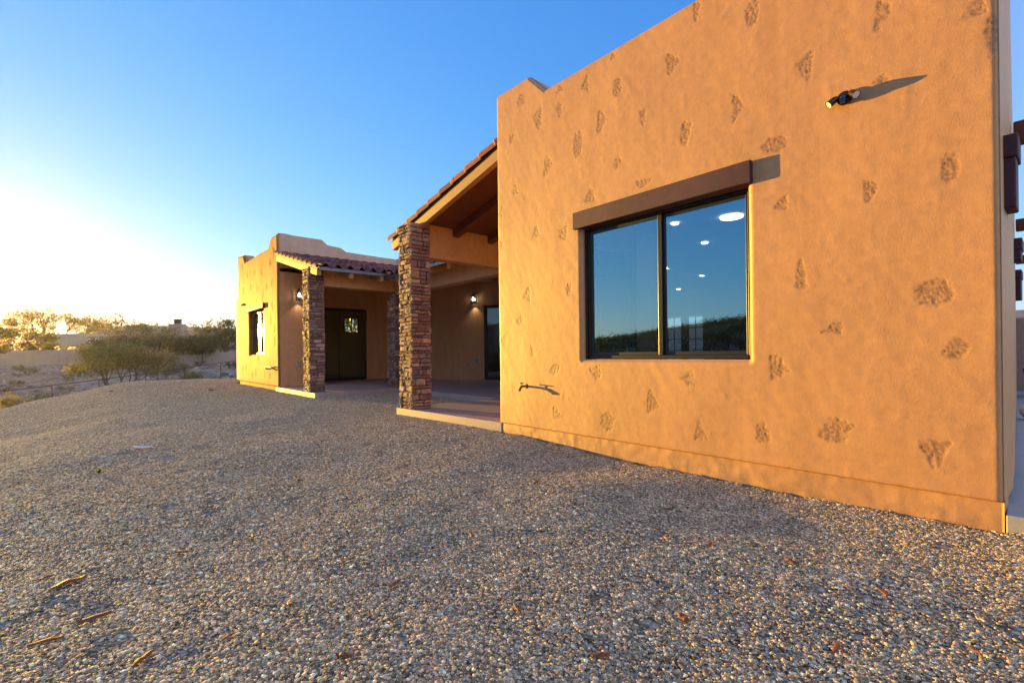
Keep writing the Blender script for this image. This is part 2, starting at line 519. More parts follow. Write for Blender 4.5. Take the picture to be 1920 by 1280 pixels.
ng = bpy.data.node_groups.new('scatter_gravel', 'GeometryNodeTree')
ng.interface.new_socket('Geometry', in_out='INPUT', socket_type='NodeSocketGeometry')
ng.interface.new_socket('Geometry', in_out='OUTPUT', socket_type='NodeSocketGeometry')
N = ng.nodes; L = ng.links
gi, go = N.new('NodeGroupInput'), N.new('NodeGroupOutput')
dp = N.new('GeometryNodeDistributePointsOnFaces'); dp.inputs['Seed'].default_value = 5
na_ = N.new('GeometryNodeInputNamedAttribute'); na_.data_type = 'FLOAT'; na_.inputs['Name'].default_value = 'dens'
mu = N.new('ShaderNodeMath'); mu.operation = 'MULTIPLY'; mu.inputs[1].default_value = 260.0
L.new(na_.outputs['Attribute'], mu.inputs[0]); L.new(mu.outputs[0], dp.inputs['Density'])
ci = N.new('GeometryNodeCollectionInfo'); ci.inputs['Collection'].default_value = clumps
ci.inputs['Separate Children'].default_value = True; ci.inputs['Reset Children'].default_value = True
ip = N.new('GeometryNodeInstanceOnPoints'); ip.inputs['Pick Instance'].default_value = True
rv = N.new('FunctionNodeRandomValue'); rv.data_type = 'FLOAT'; rv.inputs[2].default_value = 0.0; rv.inputs[3].default_value = 6.283
cx = N.new('ShaderNodeCombineXYZ'); L.new(rv.outputs[1], cx.inputs['Z'])
rr_ = N.new('FunctionNodeRotateRotation') if hasattr(bpy.types, 'FunctionNodeRotateRotation') else None
e2r = N.new('FunctionNodeEulerToRotation'); L.new(cx.outputs[0], e2r.inputs[0])
if rr_:
    rr_.rotation_space = 'LOCAL'
    L.new(dp.outputs['Rotation'], rr_.inputs[0]); L.new(e2r.outputs[0], rr_.inputs[1]); L.new(rr_.outputs[0], ip.inputs['Rotation'])
ns = N.new('GeometryNodeInputNamedAttribute'); ns.data_type = 'FLOAT'; ns.inputs['Name'].default_value = 'gsize'
L.new(ns.outputs['Attribute'], ip.inputs['Scale'])
jg = N.new('GeometryNodeJoinGeometry')
L.new(gi.outputs[0], dp.inputs['Mesh']); L.new(dp.outputs['Points'], ip.inputs['Points']); L.new(ci.outputs[0], ip.inputs['Instance'])
L.new(gi.outputs[0], jg.inputs[0]); L.new(ip.outputs[0], jg.inputs[0]); L.new(jg.outputs[0], go.inputs[0])
gm = gravel.modifiers.new('scatter', 'NODES'); gm.node_group = ng

# ------------------------------------------------------------------ the house
house = empty('adobe_house', (3.78, 4.6, 0))
tag(house, 'tan stucco adobe house with flat parapets, tiled porch and stone columns', 'house')


def part(name, mb, mat, parent=None, **kw):
    return mb.build(name, mat, house if parent is None else parent, **kw)


def roundoff(d, r):
    d = np.clip(d, 0, r)
    return r - np.sqrt(np.clip(r * r - (r - d) ** 2, 0, None))


def patch_mask(Y, Z, patches, seed, fs=1.0):
    rng = np.random.default_rng(seed)
    m = np.zeros(Y.shape)
    edge_n = 0.9 * noise3(Y * 16, Z * 16, 3.0) + 0.6 * noise3(Y * 45, Z * 45, 9.0)
    speck = noise3(Y * 80 * fs, Z * 62 * fs, 41.0) + 0.5 * noise3(Y * 34 * fs, Z * 26 * fs, 43.0) + (0.25 if fs < 1 else 0)
    hole_n = noise3(Y * 38, Z * 30, 21.0) + 0.7 * noise3(Y * 9, Z * 9, 31.0)
    for (yc, zc, hw, hh) in patches:
        hw, hh = hw * 1.0, hh * 1.0
        sel = (np.abs(Y - yc) < hw * 2) & (np.abs(Z - zc) < hh * 2)
        u0 = (Y[sel] - yc) / hw; v0 = (Z[sel] - zc) / hh; d = np.full(u0.shape, 9.0)
        for q in range(rng.integers(1, 4)):
            a = rng.uniform(-0.7, 0.7); cu, cv = (0, 0) if q == 0 else (rng.uniform(-0.35, 0.35), rng.uniform(-0.5, 0.5)); sc = 1.0 if q == 0 else rng.uniform(1.5, 2.2)
            u, v = ((u0 - cu) * math.cos(a) - (v0 - cv) * math.sin(a)) * sc, ((u0 - cu) * math.sin(a) + (v0 - cv) * math.cos(a)) * sc
            sh = (1, 2, 3, 1, 2, 0)[rng.integers(0, 6)]
            if sh == 0: dd = np.hypot(u, v)
            elif sh == 1: dd = np.maximum(np.abs(u) * 1.6 / np.clip(1.05 + 0.8 * v, 0.05, 2), np.abs(v))
            elif sh == 2: dd = np.maximum(np.abs(u) * 1.6 / np.clip(1.05 - 0.8 * v, 0.05, 2), np.abs(v))
            else: dd = np.maximum(np.maximum(np.abs(u) * 1.15, np.abs(v)), np.abs(u + v) * 0.75)
            d = np.minimum(d, dd)
        w = 1 - sstep(0.82, 0.96, d + 0.38 * edge_n[sel])
        w = w * (1 - 0.9 * sstep(rng.uniform(0.0, 0.4), 0.6, hole_n[sel])) * (0.30 + 0.70 * sstep(-0.18, 0.16, speck[sel]))
        m[sel] = np.maximum(m[sel], w)
    return m


def facade(name, X0, Y0, Y1, top, hole, res, patches, seed, mat, rtop=0.05, redge=0.03, depth=0.35, zs_top=3.3, amp=1.0, pdepth=1.0, rhole=0.05, eret=0.055):
    ha, hb, za, zb = hole

    def seg(a, b): return list(np.linspace(a, b, max(2, int((b - a) / res) + 1)))[:-1]
    ys = np.array(seg(Y0, ha) + seg(ha, hb) + seg(hb, Y1) + [Y1])
    zl = np.array(seg(0, za) + seg(za, zb) + seg(zb, zs_top)); nt = int(0.55 / res) + 2
    tt = np.linspace(0, 1, nt)
    topy = np.interp(ys, [p[0] for p in top], [p[1] for p in top])
    Z = np.concatenate([np.repeat(zl[:, None], len(ys), 1), zs_top + tt[:, None] * (topy[None] - zs_top)], 0)
    Y = np.repeat(ys[None], len(Z), 0)
    de = np.minimum(Y - Y0, Y1 - Y); dt = topy[None] - Z
    dh = np.hypot(np.maximum(np.maximum(ha - Y, Y - hb), 0), np.maximum(np.maximum(za - Z, Z - zb), 0))
    X = X0 + roundoff(de, redge) + roundoff(dt, rtop) + np.where(Z < zb + 0.001, roundoff(dh, rhole), 0) + roundoff(Z, 0.008)
    m = patch_mask(Y, Z, patches, seed, 0.3 if res > 0.02 else 1.0)
    o = seed * 3.7
    trow = noise3((Y * 0.8 + Z) * 3.2 + 1.2 * noise3(Y * 2, Z * 2, o), (Y - Z * 0.6) * 11, o + 3)
    ridge = np.clip(noise3(Y * 7 + 2 * noise3(Y * 3, Z * 3, o), Z * 7, o + 9) - 0.28, 0, 1)
    disp = amp * (0.007 * noise3(Y * 1.4, Z * 1.4, o) + 0.0018 * noise3(Y * 4, Z * 4, o + 1) + 0.0011 * trow + 0.0006 * noise3(Y * 16, Z * 16, o + 2) + 0.0042 * ridge
                  + 0.004 * np.exp(-de / 0.12) * noise3(Y * 6, Z * 6, o + 4))
    grain = np.abs(noise3(Y * 55, Z * 40, o + 5)) + 0.6 * np.abs(noise3(Y * 110, Z * 90, o + 6))
    X = X - disp + pdepth * m * (0.0005 + 0.0075 * grain)
    ny, nz = len(ys), len(Z)
    V = np.stack([X, Y, Z], -1).reshape(-1, 3)
    i, j = np.meshgrid(np.arange(nz - 1), np.arange(ny - 1), indexing='ij')
    F = np.stack([i * ny + j, (i + 1) * ny + j, (i + 1) * ny + j + 1, i * ny + j + 1], -1).reshape(-1, 4)
    c = V[F].mean(1)
    F = F[~((c[:, 1] > ha) & (c[:, 1] < hb) & (c[:, 2] > za) & (c[:, 2] < zb))]
    idx = np.arange(ny * nz).reshape(nz, ny)
    jy = [int(np.argmin(np.abs(ys - t))) for t in (ha, hb)]; iz = [int(np.argmin(np.abs(zl - t))) for t in (za, zb)]
    loops = [(idx[-1, :], depth), (idx[:, 0], eret), (idx[:, -1], eret), (idx[0, :], 0.05),
             (idx[iz[0]:iz[1] + 1, jy[0]], 0.16), (idx[iz[0]:iz[1] + 1, jy[1]], 0.16), (idx[iz[0], jy[0]:jy[1] + 1], 0.16), (idx[iz[1], jy[0]:jy[1] + 1], 0.16)]
    VV = [V]; FF = [F]; base = len(V); MM = [m.ravel()]
    for lp, dd in loops:
        e = V[lp].copy(); e[:, 0] = X0 + dd
        k = np.arange(len(lp) - 1)
        FF.append(np.stack([lp[k], lp[k + 1], base + k + 1, base + k], -1)); VV.append(e); MM.append(np.zeros(len(lp))); base += len(lp)
    ob = mesh_np(name, np.concatenate(VV), np.concatenate(FF), mat, None, True, attrs={'patch': np.concatenate(MM)})
    return keep(ob, house)


PATCH = [(1.99, 3.67, 0.037, 0.087), (1.54, 3.42, 0.058, 0.101), (0.76, 2.96, 0.05, 0.101), (1.18, 2.83, 0.06, 0.103), (2.23, 3.37, 0.066, 0.097), (2.83, 3.70, 0.044, 0.03), (3.17, 3.6, 0.049, 0.097), (2.79, 3.39, 0.055, 0.111), (3.55, 3.46, 0.055, 0.079), (3.54, 3.69, 0.054, 0.045), (4.15, 3.82, 0.074, 0.081), (3.88, 3.48, 0.095, 0.125), (3.0, 3.12, 0.066, 0.116), (2.51, 2.98, 0.039, 0.087), (1.67, 2.77, 0.053, 0.108), (2.1, 2.7, 0.058, 0.101), (1.4, 2.37, 0.101, 0.069), (4.34, 3.43, 0.058, 0.063), (3.29, 3.01, 0.073, 0.137), (3.75, 2.91, 0.075, 0.117), (2.8, 2.67, 0.056, 0.056), (4.28, 2.81, 0.058, 0.056), (3.13, 2.44, 0.089, 0.075), (2.52, 2.39, 0.095, 0.044), (3.93, 2.24, 0.069, 0.067), (3.5, 2.13, 0.07, 0.079), (1.35, 1.93, 0.053, 0.058), (0.83, 1.87, 0.05, 0.086), (0.44, 1.91, 0.046, 0.101), (4.55, 2.19, 0.062, 0.072), (4.08, 1.55, 0.063, 0.092), (3.44, 1.52, 0.045, 0.068), (1.23, 1.4, 0.047, 0.113), (0.52, 1.19, 0.103, 0.087), (4.54, 2.61, 0.051, 0.066), (4.0, 0.9, 0.062, 0.067), (3.66, 0.68, 0.073, 0.064), (3.09, 0.65, 0.089, 0.075), (2.08, 0.62, 0.072, 0.067), (1.41, 0.75, 0.07, 0.098), (1.02, 1.0, 0.07, 0.045), (0.42, 0.85, 0.057, 0.07), (2.46, 0.43, 0.071, 0.116), (3.65, 0.21, 0.081, 0.081), (2.95, 0.18, 0.078, 0.104), (2.0, 0.2, 0.06, 0.088), (1.5, 0.23, 0.061, 0.09), (1.03, 0.31, 0.094, 0.099), (0.52, 0.22, 0.072, 0.096), (0.32, 2.79, 0.065, 0.06), (0.26, 2.6, 0.03, 0.12), (0.75, 2.56, 0.041, 0.034), (4.52, 1.0, 0.051, 0.066), (4.22, 1.25, 0.066, 0.063)]
WPATCH = [(18.996, 4.152), (18.353, 3.964), (17.681, 3.584), (16.692, 3.553), (15.859, 3.39), (14.91, 3.568), (18.867, 3.407), (18.24, 3.08), (17.267, 3.115), (16.453, 2.94), (15.337, 2.929), (14.768, 2.97), (15.704, 2.732), (14.57, 3.816), (16.535, 2.6), (15.773, 2.547), (14.741, 2.301), (19.063, 2.848), (14.925, 1.888), (14.497, 1.683), (18.725, 1.375), (17.944, 1.265), (14.514, 1.265), (17.378, 0.784), (16.359, 0.719), (18.449, 0.455), (17.984, 0.462), (16.707, 0.315), (15.048, 0.278), (14.497, 0.399), (15.629, 0.309), (17.122, 0.219)]
NB = (0.235, 4.62)
near = facade('stucco_wall', 3.78, NB[0], NB[1], [(0.2, 4.05), (0.8, 4.05), (1.05, 3.785), (3.78, 3.785), (4.04, 4.05), (4.7, 4.06)],
              (1.60, 3.262, 0.79, 2.135), 0.0085, PATCH, 3, M['stucco'], depth=0.34)
WY = (14.25, 19.07)
wing = facade('stucco_wall', 3.78, WY[0], WY[1], [(14.2, 4.26), (14.83, 4.25), (15.12, 3.99), (18.11, 4.03), (18.33, 4.31), (19.1, 4.38)],
              (15.72, 17.56, 0.91, 2.31), 0.028, [(y, z, 0.13, random.uniform(0.12, 0.18)) for y, z in WPATCH], 8, M['wing_stucco'], amp=1.6, pdepth=1.8, depth=0.34, eret=0.062)


def panel(name, pts, zb, zt, mat=None, th=0.2, parent=None):
    """a plain wall between two plan points, thickness to the left of the run; zt may be a list of (t, z)"""
    (ax, ay), (bx, by) = pts
    d = Vector((bx - ax, by - ay, 0)); Ln = d.length; d.normalize(); nrm = Vector((-d.y, d.x, 0)) * th
    tops = [(0, zt), (1, zt)] if not hasattr(zt, '__len__') else zt
    mb = MB(); n = len(tops)
    vs = []
    for t, z in tops:
        p = Vector((ax, ay, 0)) + d * Ln * t
        for q in (p, p + nrm):
            vs += [(q.x, q.y, zb), (q.x, q.y, z)]
    fs = []
    for i in range(n - 1):
        a, b = 4 * i, 4 * (i + 1)
        fs += [(a, b, b + 1, a + 1), (a + 3, b + 3, b + 2, a + 2), (a + 1, b + 1, b + 3, a + 3), (a, a + 2, b + 2, b)]
    fs += [(0, 1, 3, 2), (4 * n - 4, 4 * n - 2, 4 * n - 1, 4 * n - 3)]
    mb.add(vs, fs)
    return part(name, mb, mat or M['inner_shade_stucco'], parent)


def lumpy_strip(name, X0, Y0, Y1, z0, z1, res, seed, mat):
    ys = np.linspace(Y0, Y1, int((Y1 - Y0) / res)); zs = np.linspace(z0, z1, int((z1 - z0) / res) + 2)
    Y, Z = np.meshgrid(ys, zs); X = X0 - 0.010 * noise3(Y * 2, Z * 4, seed) - 0.005 * noise3(Y * 9, Z * 9, seed + 1) - 0.003 * np.clip(noise3(Y * 18, Z * 10, seed + 4), 0, 1)
    ny, nz = len(ys), len(zs); V = np.stack([X, Y, Z], -1).reshape(-1, 3)
    i, j = np.meshgrid(np.arange(nz - 1), np.arange(ny - 1), indexing='ij')
    F = np.stack([i * ny + j, (i + 1) * ny + j, (i + 1) * ny + j + 1, i * ny + j + 1], -1).reshape(-1, 4)
    idx = np.arange(ny * nz).reshape(nz, ny); VV = [V]; FF = [F]; base = len(V)
    for lp in (idx[:, 0], idx[:, -1]):
        e = V[lp].copy(); e[:, 0] = X0 + 0.3; k = np.arange(len(lp) - 1)
        FF.append(np.stack([lp[k], lp[k + 1], base + k + 1, base + k], -1)); VV.append(e); base += len(lp)
    return keep(mesh_np(name, np.concatenate(VV), np.concatenate(FF), mat, None, True), house)


lumpy_strip('footing', 3.800, 0.235, 4.60, -0.45, 0.012, 0.012, 5, M['stucco'])
lumpy_strip('footing', 3.800, 14.25, 19.03, -0.45, 0.012, 0.03, 6, M['wing_stucco'])
# the right flank, running back from the near corner, faintly bowed
fl = MB()
pts = [(3.80, 0.2365), (4.3, 0.226), (5.2, 0.262), (6.5, 0.325), (8.0, 0.395), (11, 0.53), (15, 0.72)]
for (a, b) in zip(pts[:-1], pts[1:]):
    fl.add([(a[0], a[1], -0.01), (b[0], b[1], -0.01), (b[0], b[1], 3.78), (a[0], a[1], 3.78)], [(0, 1, 2, 3)])
side = part('side_wall', fl, M['stucco'], smooth=True)
# north side of the near block (behind it: the porch)
panel('north_wall', ((6.9, 4.60), (6.35, 4.60)), 0, 3.785, M['inner_shade_stucco'], 0.2)
panel('north_wall', ((4.75, 4.60), (3.86, 4.60)), 0, 3.785, M['inner_shade_stucco'], 0.2)
panel('north_wall', ((6.35, 4.60), (4.75, 4.60)), 2.40, 3.785, M['inner_shade_stucco'], 0.2)
cap = MB(); cap.add([(3.84, 4.605, 3.7), (4.75, 4.605, 3.7), (4.75, 4.605, 4.05), (3.84, 4.605, 4.05), (3.84, 4.05, 4.05), (4.75, 4.05, 4.05), (3.84, 3.79, 3.78), (4.75, 3.79, 3.78), (4.75, 3.79, 3.6), (4.75, 4.605, 3.7)],
                    [(0, 1, 2, 3), (3, 2, 5, 4), (4, 5, 7, 6), (2, 1, 8, 7, 5)])
part('parapet', cap, M['stucco'])
# flat roofs behind the parapets
rf = MB(); rf.prism([(4.1, 0.4), (14.0, 0.85), (14.0, 8.6), (9.2, 8.6), (7.2, 7.8), (7.2, 4.4), (4.1, 4.4)], 3.2, 3.35)
part('flat_roof', rf, M['grey_concrete'])
rf = MB(); rf.prism([(4.1, 14.5), (7.6, 14.5), (9.8, 11.5), (14, 11.5), (14, 21), (4.1, 21)], 3.40, 3.5)
part('flat_roof', rf, M['grey_concrete'])

# the far wing: end wall, stepped parapet, porch walls
zpar = [(0, 4.255), (0.33, 4.245), (0.375, 4.11), (0.485, 4.08), (0.535, 3.98), (0.86, 3.955), (1.0, 3.955)]
par = MB()
L3 = 3.55
v0 = []
for t, z in zpar:
    x = 3.845 + t * L3
    v0 += [(x, 14.25, 3.2), (x, 14.25, z), (x, 14.57, z), (x, 14.57, 3.2)]
fs = []
for i in range(len(zpar) - 1):
    a, b = 4 * i, 4 * i + 4
    fs += [(a, b, b + 1, a + 1), (a + 1, b + 1, b + 2, a + 2), (a + 2, b + 2, b + 3, a + 3)]
par.add(v0, fs); part('parapet', par, M['parapet_shade_stucco'], bevel=0.02)
panel('parapet', ((7.39, 14.25), (9.6, 12.0)), 3.2, [(0, 3.955), (1, 4.0)], M['parapet_shade_stucco'], 0.3)
panel('wall', ((3.845, 14.25), (5.0, 14.25)), -0.3, 3.3, None, 0.2)
panel('wall', ((5.0, 14.452), (5.0, 16.04)), -0.1, 3.3, None, 0.2)
panel('wall', ((4.82, 16.05), (5.62, 16.05)), -0.1, 3.3, None, 0.2)
panel('wall', ((7.16, 16.05), (7.97, 16.05)), -0.1, 3.3, None, 0.2)
panel('wall', ((5.62, 16.05), (7.16, 16.05)), 2.45, 3.3, None, 0.2)
AP, AQ = Vector((7.95, 16.05, 0)), Vector((10.6, 10.382, 0))
AD = (AQ - AP).normalized()


def apt(t): p = AP + AD * t; return (p.x, p.y)


TD = 3.905                                      # where the patio door starts along the angled wall
panel('back_wall', (apt(0), apt(TD)), -0.1, 3.9, None, 0.2)
panel('back_wall', (apt(TD), apt(TD + 1.75)), 2.44, 3.9, None, 0.2)
panel('back_wall', (apt(TD + 1.75), apt(6.25)), -0.1, 3.9, None, 0.2)
panel('back_wall', ((10.6, 10.382), (6.9, 7.9)), -0.1, 3.9, None, 0.2)
panel('back_wall', ((6.9, 7.9), (6.9, 4.6)), -0.1, 3.9, None, 0.2)

# rooms seen dimly through the glass
rm = MB()


def quad(mb, a, b, c, d): mb.add([a, b, c, d], [(0, 1, 2, 3)])


def room(x0, x1, y0, y1, z1, name, holes_far=None, wallm=None):
    mb = MB()
    quad(mb, (x0, y0, z1), (x1, y0, z1), (x1, y1, z1), (x0, y1, z1))
    quad(mb, (x0, y0, 0.01), (x1, y0, 0.01), (x1, y1, 0.01), (x0, y1, 0.01))
    return mb


mb = MB()
quad(mb, (3.97, 0.46, 0.012), (14, 0.9, 0.012), (14, 4.3, 0.012), (3.97, 4.36, 0.012))
quad(mb, (7.12, 4.3, 0.012), (14, 4.3, 0.012), (14, 7.85, 0.012), (7.12, 7.85, 0.012)); quad(mb, (9, 7.85, 0.012), (14, 7.85, 0.012), (14, 8.5, 0.012), (9, 8.5, 0.012))
part('room_floor', mb, M['room_floor'])
mb = MB()
quad(mb, (3.97, 0.46, 2.76), (14, 0.9, 2.76), (14, 4.3, 2.76), (3.97, 4.36, 2.76))
quad(mb, (7.12, 4.3, 2.76), (14, 4.3, 2.76), (14, 7.85, 2.76), (7.12, 7.85, 2.76)); quad(mb, (9, 7.85, 2.76), (14, 7.85, 2.76), (14, 8.5, 2.76), (9, 8.5, 2.76))
quad(mb, (3.97, 0.46, 0), (14, 0.9, 0), (14, 0.9, 2.76), (3.97, 0.46, 2.76))
quad(mb, (3.97, 4.36, 0), (4.75, 4.36, 0), (4.75, 4.36, 2.76), (3.97, 4.36, 2.76))
quad(mb, (6.35, 4.36, 0), (7.12, 4.36, 0), (7.12, 4.36, 2.76), (6.35, 4.36, 2.76))
quad(mb, (7.12, 4.36, 0), (7.12, 7.85, 0), (7.12, 7.85, 2.76), (7.12, 4.36, 2.76)); quad(mb, (7.12, 7.85, 0), (9, 7.85, 0), (9, 7.85, 2.76), (7.12, 7.85, 2.76)); quad(mb, (9, 7.85, 0), (9, 8.5, 0), (9, 8.5, 2.76), (9, 7.85, 2.76))
quad(mb, (9, 8.5, 0), (14, 8.5, 0), (14, 8.5, 2.76), (9, 8.5, 2.76))
ycut = [0.9, 7.0, 7.78, 8.12, 8.40, 8.47, 8.5]
for k, (a, b) in enumerate(zip([0.9, 7.28, 7.72, 8.0, 8.44], [7.28, 7.72, 8.0, 8.44, 8.5])):
    if k in (1, 3):
        quad(mb, (14, a, 0), (14, b, 0), (14, b, 0.55), (14, a, 0.55)); quad(mb, (14, a, 1.95), (14, b, 1.95), (14, b, 2.76), (14, a, 2.76))
    else:
        quad(mb, (14, a, 0), (14, b, 0), (14, b, 2.76), (14, a, 2.76))
part('room_wall', mb, M['room'])
for (a, b) in ((7.28, 7.72), (8.0, 8.44)):
    mb = MB(); mb.box(13.97, 14.0, (a + b) / 2 - 0.01, (a + b) / 2 + 0.01, 0.55, 1.95)
    for k in range(5): mb.box(13.965, 13.995, a, b, 0.55 + k * 0.345 - 0.01, 0.55 + k * 0.345 + 0.01)
    part('room_window', mb, M['black'])
mb = MB(); mb.beam((4.2, 1.9, 2.62), (8.3, 1.9, 2.62), 0.18, 0.22); part('room_beam', mb, M['deck'])
mb = MB(); mb.beam((8.6, 5.1, 2.62), (13.9, 5.1, 2.62), 0.18, 0.22); part('room_beam', mb, M['deck'])
for (x, y, r) in [(6.8, 3.09, 0.15), (6.48, 3.78, 0.055), (8.05, 4.13, 0.055), (9.8, 5.9, 0.06), (11.48, 5.96, 0.06), (13.4, 7.72, 0.06), (10.31, 7.75, 0.05)]:
    mb = MB(); mb.tube([(x, y, 2.735), (x, y, 2.752)], r, 20); part('ceiling_light', mb, M['lamp'])
# room behind the far patio door with a little window in its far wall
mb = MB(); W0 = (8.16, 8.72, 1.88, 2.45)
yb = 20.6
quad(mb, (4.0, 16.3, 3.0), (9.6, 16.3, 3.0), (9.6, yb, 3.0), (4.0, yb, 3.0)); quad(mb, (4.0, 16.3, 0), (9.6, 16.3, 0), (9.6, yb, 0), (4.0, yb, 0))
quad(mb, (4.0, yb, 0), (W0[0], yb, 0), (W0[0], yb, 3), (4.0, yb, 3)); quad(mb, (W0[1], yb, 0), (9.6, yb, 0), (9.6, yb, 3), (W0[1], yb, 3))
quad(mb, (W0[0], yb, 0), (W0[1], yb, 0), (W0[1], yb, W0[2]), (W0[0], yb, W0[2])); quad(mb, (W0[0], yb, W0[3]), (W0[1], yb, W0[3]), (W0[1], yb, 3), (W0[0], yb, 3))
quad(mb, (9.6, 16.3, 0), (9.6, yb, 0), (9.6, yb, 3), (9.6, 16.3, 3)); quad(mb, (4.0, 18.9, 0), (4.0, yb, 0), (4.0, yb, 3), (4.0, 18.9, 3))
quad(mb, (7.2, 16.3, 0), (9.6, 16.3, 0), (9.6, 16.3, 3), (7.2, 16.3, 3)); quad(mb, (4.0, 14.5, 0), (4.76, 14.5, 0), (4.76, 14.5, 3), (4.0, 14.5, 3))
quad(mb, (4.78, 14.5, 0), (4.78, 16.3, 0), (4.78, 16.3, 3), (4.78, 14.5, 3)); quad(mb, (4.0, 14.5, 3.0), (4.78, 14.5, 3.0), (4.78, 16.3, 3.0), (4.0, 16.3, 3.0))
part('room_wall', mb, M['room'])
mb = MB()
for b in ((W0[0] - .04, W0[0], W0[2], W0[3]), (W0[1], W0[1] + .04, W0[2], W0[3]), (W0[0] - .04, W0[1] + .04, W0[2] - .04, W0[2]), (W0[0] - .04, W0[1] + .04, W0[3], W0[3] + .04), ((W0[0] + W0[1]) / 2 - .03, (W0[0] + W0[1]) / 2 + .03, W0[2], W0[3])):
    mb.box(b[0], b[1], yb - 0.07, yb - 0.01, b[2], b[3])
part('room_window', mb, M['black'])
# room behind the angled patio door, with a high window at its back
AN = Vector((-AD.y, AD.x, 0))                   # into the house


def ap3(t, d, z): p = AP + AD * t + AN * d; return (p.x, p.y, z)


mb = MB(); t0, t1, dd = 3.2, 6.2, 3.2
quad(mb, ap3(t0, .25, 3), ap3(t1, .25, 3), ap3(t1, dd, 3), ap3(t0, dd, 3)); quad(mb, ap3(t0, .25, 0), ap3(t1, .25, 0), ap3(t1, dd, 0), ap3(t0, dd, 0))
quad(mb, ap3(t0, .25, 0), ap3(t0, dd, 0), ap3(t0, dd, 3), ap3(t0, .25, 3)); quad(mb, ap3(t1, .25, 0), ap3(t1, dd, 0), ap3(t1, dd, 3), ap3(t1, .25, 3))
w0, w1 = 3.35, 4.6
quad(mb, ap3(t0, dd, 0), ap3(w0, dd, 0), ap3(w0, dd, 3), ap3(t0, dd, 3)); quad(mb, ap3(w1, dd, 0), ap3(t1, dd, 0), ap3(t1, dd, 3), ap3(w1, dd, 3))
quad(mb, ap3(w0, dd, 0), ap3(w1, dd, 0), ap3(w1, dd, 1.7), ap3(w0, dd, 1.7)); quad(mb, ap3(w0, dd, 2.05), ap3(w1, dd, 2.05), ap3(w1, dd, 3), ap3(w0, dd, 3))
part('room_wall', mb, M['room'])


# windows ---------------------------------------------------------------
def slider(name, origin, u, n, w, h, cells, mat_pane, fw=0.05, dep=0.07, z0=0.0, parent=None, off=0.0):
    """framed glazing: u runs along the wall, n points out of the wall"""
    u = Vector(u).normalized(); n = Vector(n).normalized(); o = Vector(origin)
    f = MB()

    def bar(a0, a1, b0, b1, d0, d1):
        c = o + u * (a0 + a1) / 2 + n * (d0 + d1) / 2 + Vector((0, 0, (b0 + b1) / 2))
        f.obox(c, u * (a1 - a0) / 2, n * (d1 - d0) / 2, Vector((0, 0, (b1 - b0) / 2)))
    bar(0, fw, 0, h, -dep, 0); bar(w - fw, w, 0, h, -dep, 0); bar(fw, w - fw, 0, fw, -dep, 0.002); bar(fw, w - fw, h - fw, h, -dep, 0.002)
    fr = part(name, f, M['frame'], parent, bevel=0.004)
    edges = [fw] + [fw + (w - 2 * fw) * c for c in cells] + [w - fw]
    for k in range(len(edges) - 1):
        a, b = edges[k], edges[k + 1]; dz = -0.018 - 0.025 * (k % 2)
        s_ = MB(); f = s_; g = 0.032
        bar(a - 0.012, a + g, fw, h - fw, dz - 0.02, dz + 0.004); bar(b - g, b + 0.012, fw, h - fw, dz - 0.02, dz + 0.004)
        bar(a + g, b - g, fw, fw + g, dz - 0.02, dz + 0.003); bar(a + g, b - g, h - fw - g, h - fw, dz - 0.02, dz + 0.003)
        ss = part('sash', s_, M['frame'], fr, bevel=0.003)
        p = MB(); q = [o + u * x + n * (dz - 0.008) + Vector((0, 0, z)) for x, z in ((a + g, fw + g), (b - g, fw + g), (b - g, h - fw - g), (a + g, h - fw - g))]
        p.add(q, [(0, 1, 2, 3)]); part('pane', p, mat_pane, fr)
    return fr


slider('window', (3.865, 3.262, 0.795), (0, -1, 0), (-1, 0, 0), 1.662, 1.345, [0.515], M['pane'], 0.032, 0.07)
slider('window', (3.90, 17.56, 0.912), (0, -1, 0), (-1, 0, 0), 1.84, 1.39, [0.5], M['pane_wing'], 0.04, 0.07)
d1 = slider('patio_door', (5.62, 16.09, 0.0), (1, 0, 0), (0, -1, 0), 1.54, 2.45, [0.36], M['door_pane'], 0.07, 0.09)
h_ = MB(); h_.tube([(7.06, 16.06, 0.95), (7.06, 16.00, 0.97), (7.06, 16.00, 1.20), (7.06, 16.06, 1.22)], 0.013, 8); part('handle', h_, M['black'], d1)
p0 = AP + AD * TD + AN * 0.04
d2 = slider('patio_door', p0, AD, -AN, 1.75, 2.44, [0.5], M['door_pane'], 0.07, 0.09)
d3 = slider('patio_door', (6.345, 4.45, 0.0), (-0.9964, 0.085, 0), (0.085, 0.9964, 0), 1.60, 2.40, [0.5], M['mirror_pane'], 0.07, 0.09)


def lintel(x0, x1, y0, y1, z0, z1, res=0.02, seed=1):
    mb = MB(); mb.box(x0, x1, y0, y1, z0, z1)
    o = part('lintel', mb, M['lintel'], bevel=0.006)
    return o


lintel(3.735, 3.95, 1.552, 3.342, 2.130, 2.300)
lintel(3.705, 3.95, 15.54, 17.73, 2.295, 2.440)
# small lintels down the right flank
for (x0, x1, yw, zb, zm, zt) in ((3.97, 4.22, 0.235, 1.665, 1.955, 2.085), (7.9, 8.25, 0.385, 1.85, 1.97, 2.10), (11.3, 11.75, 0.535, 1.64, 1.98, 2.12)):
    mb = MB(); mb.box(x0, x1, yw - 0.062, yw + 0.08, zm, zt); mb.box(x0 + 0.012, x1 - 0.03, yw - 0.052, yw + 0.08, zb, zm)
    part('lintel', mb, M['lintel'], bevel=0.008)


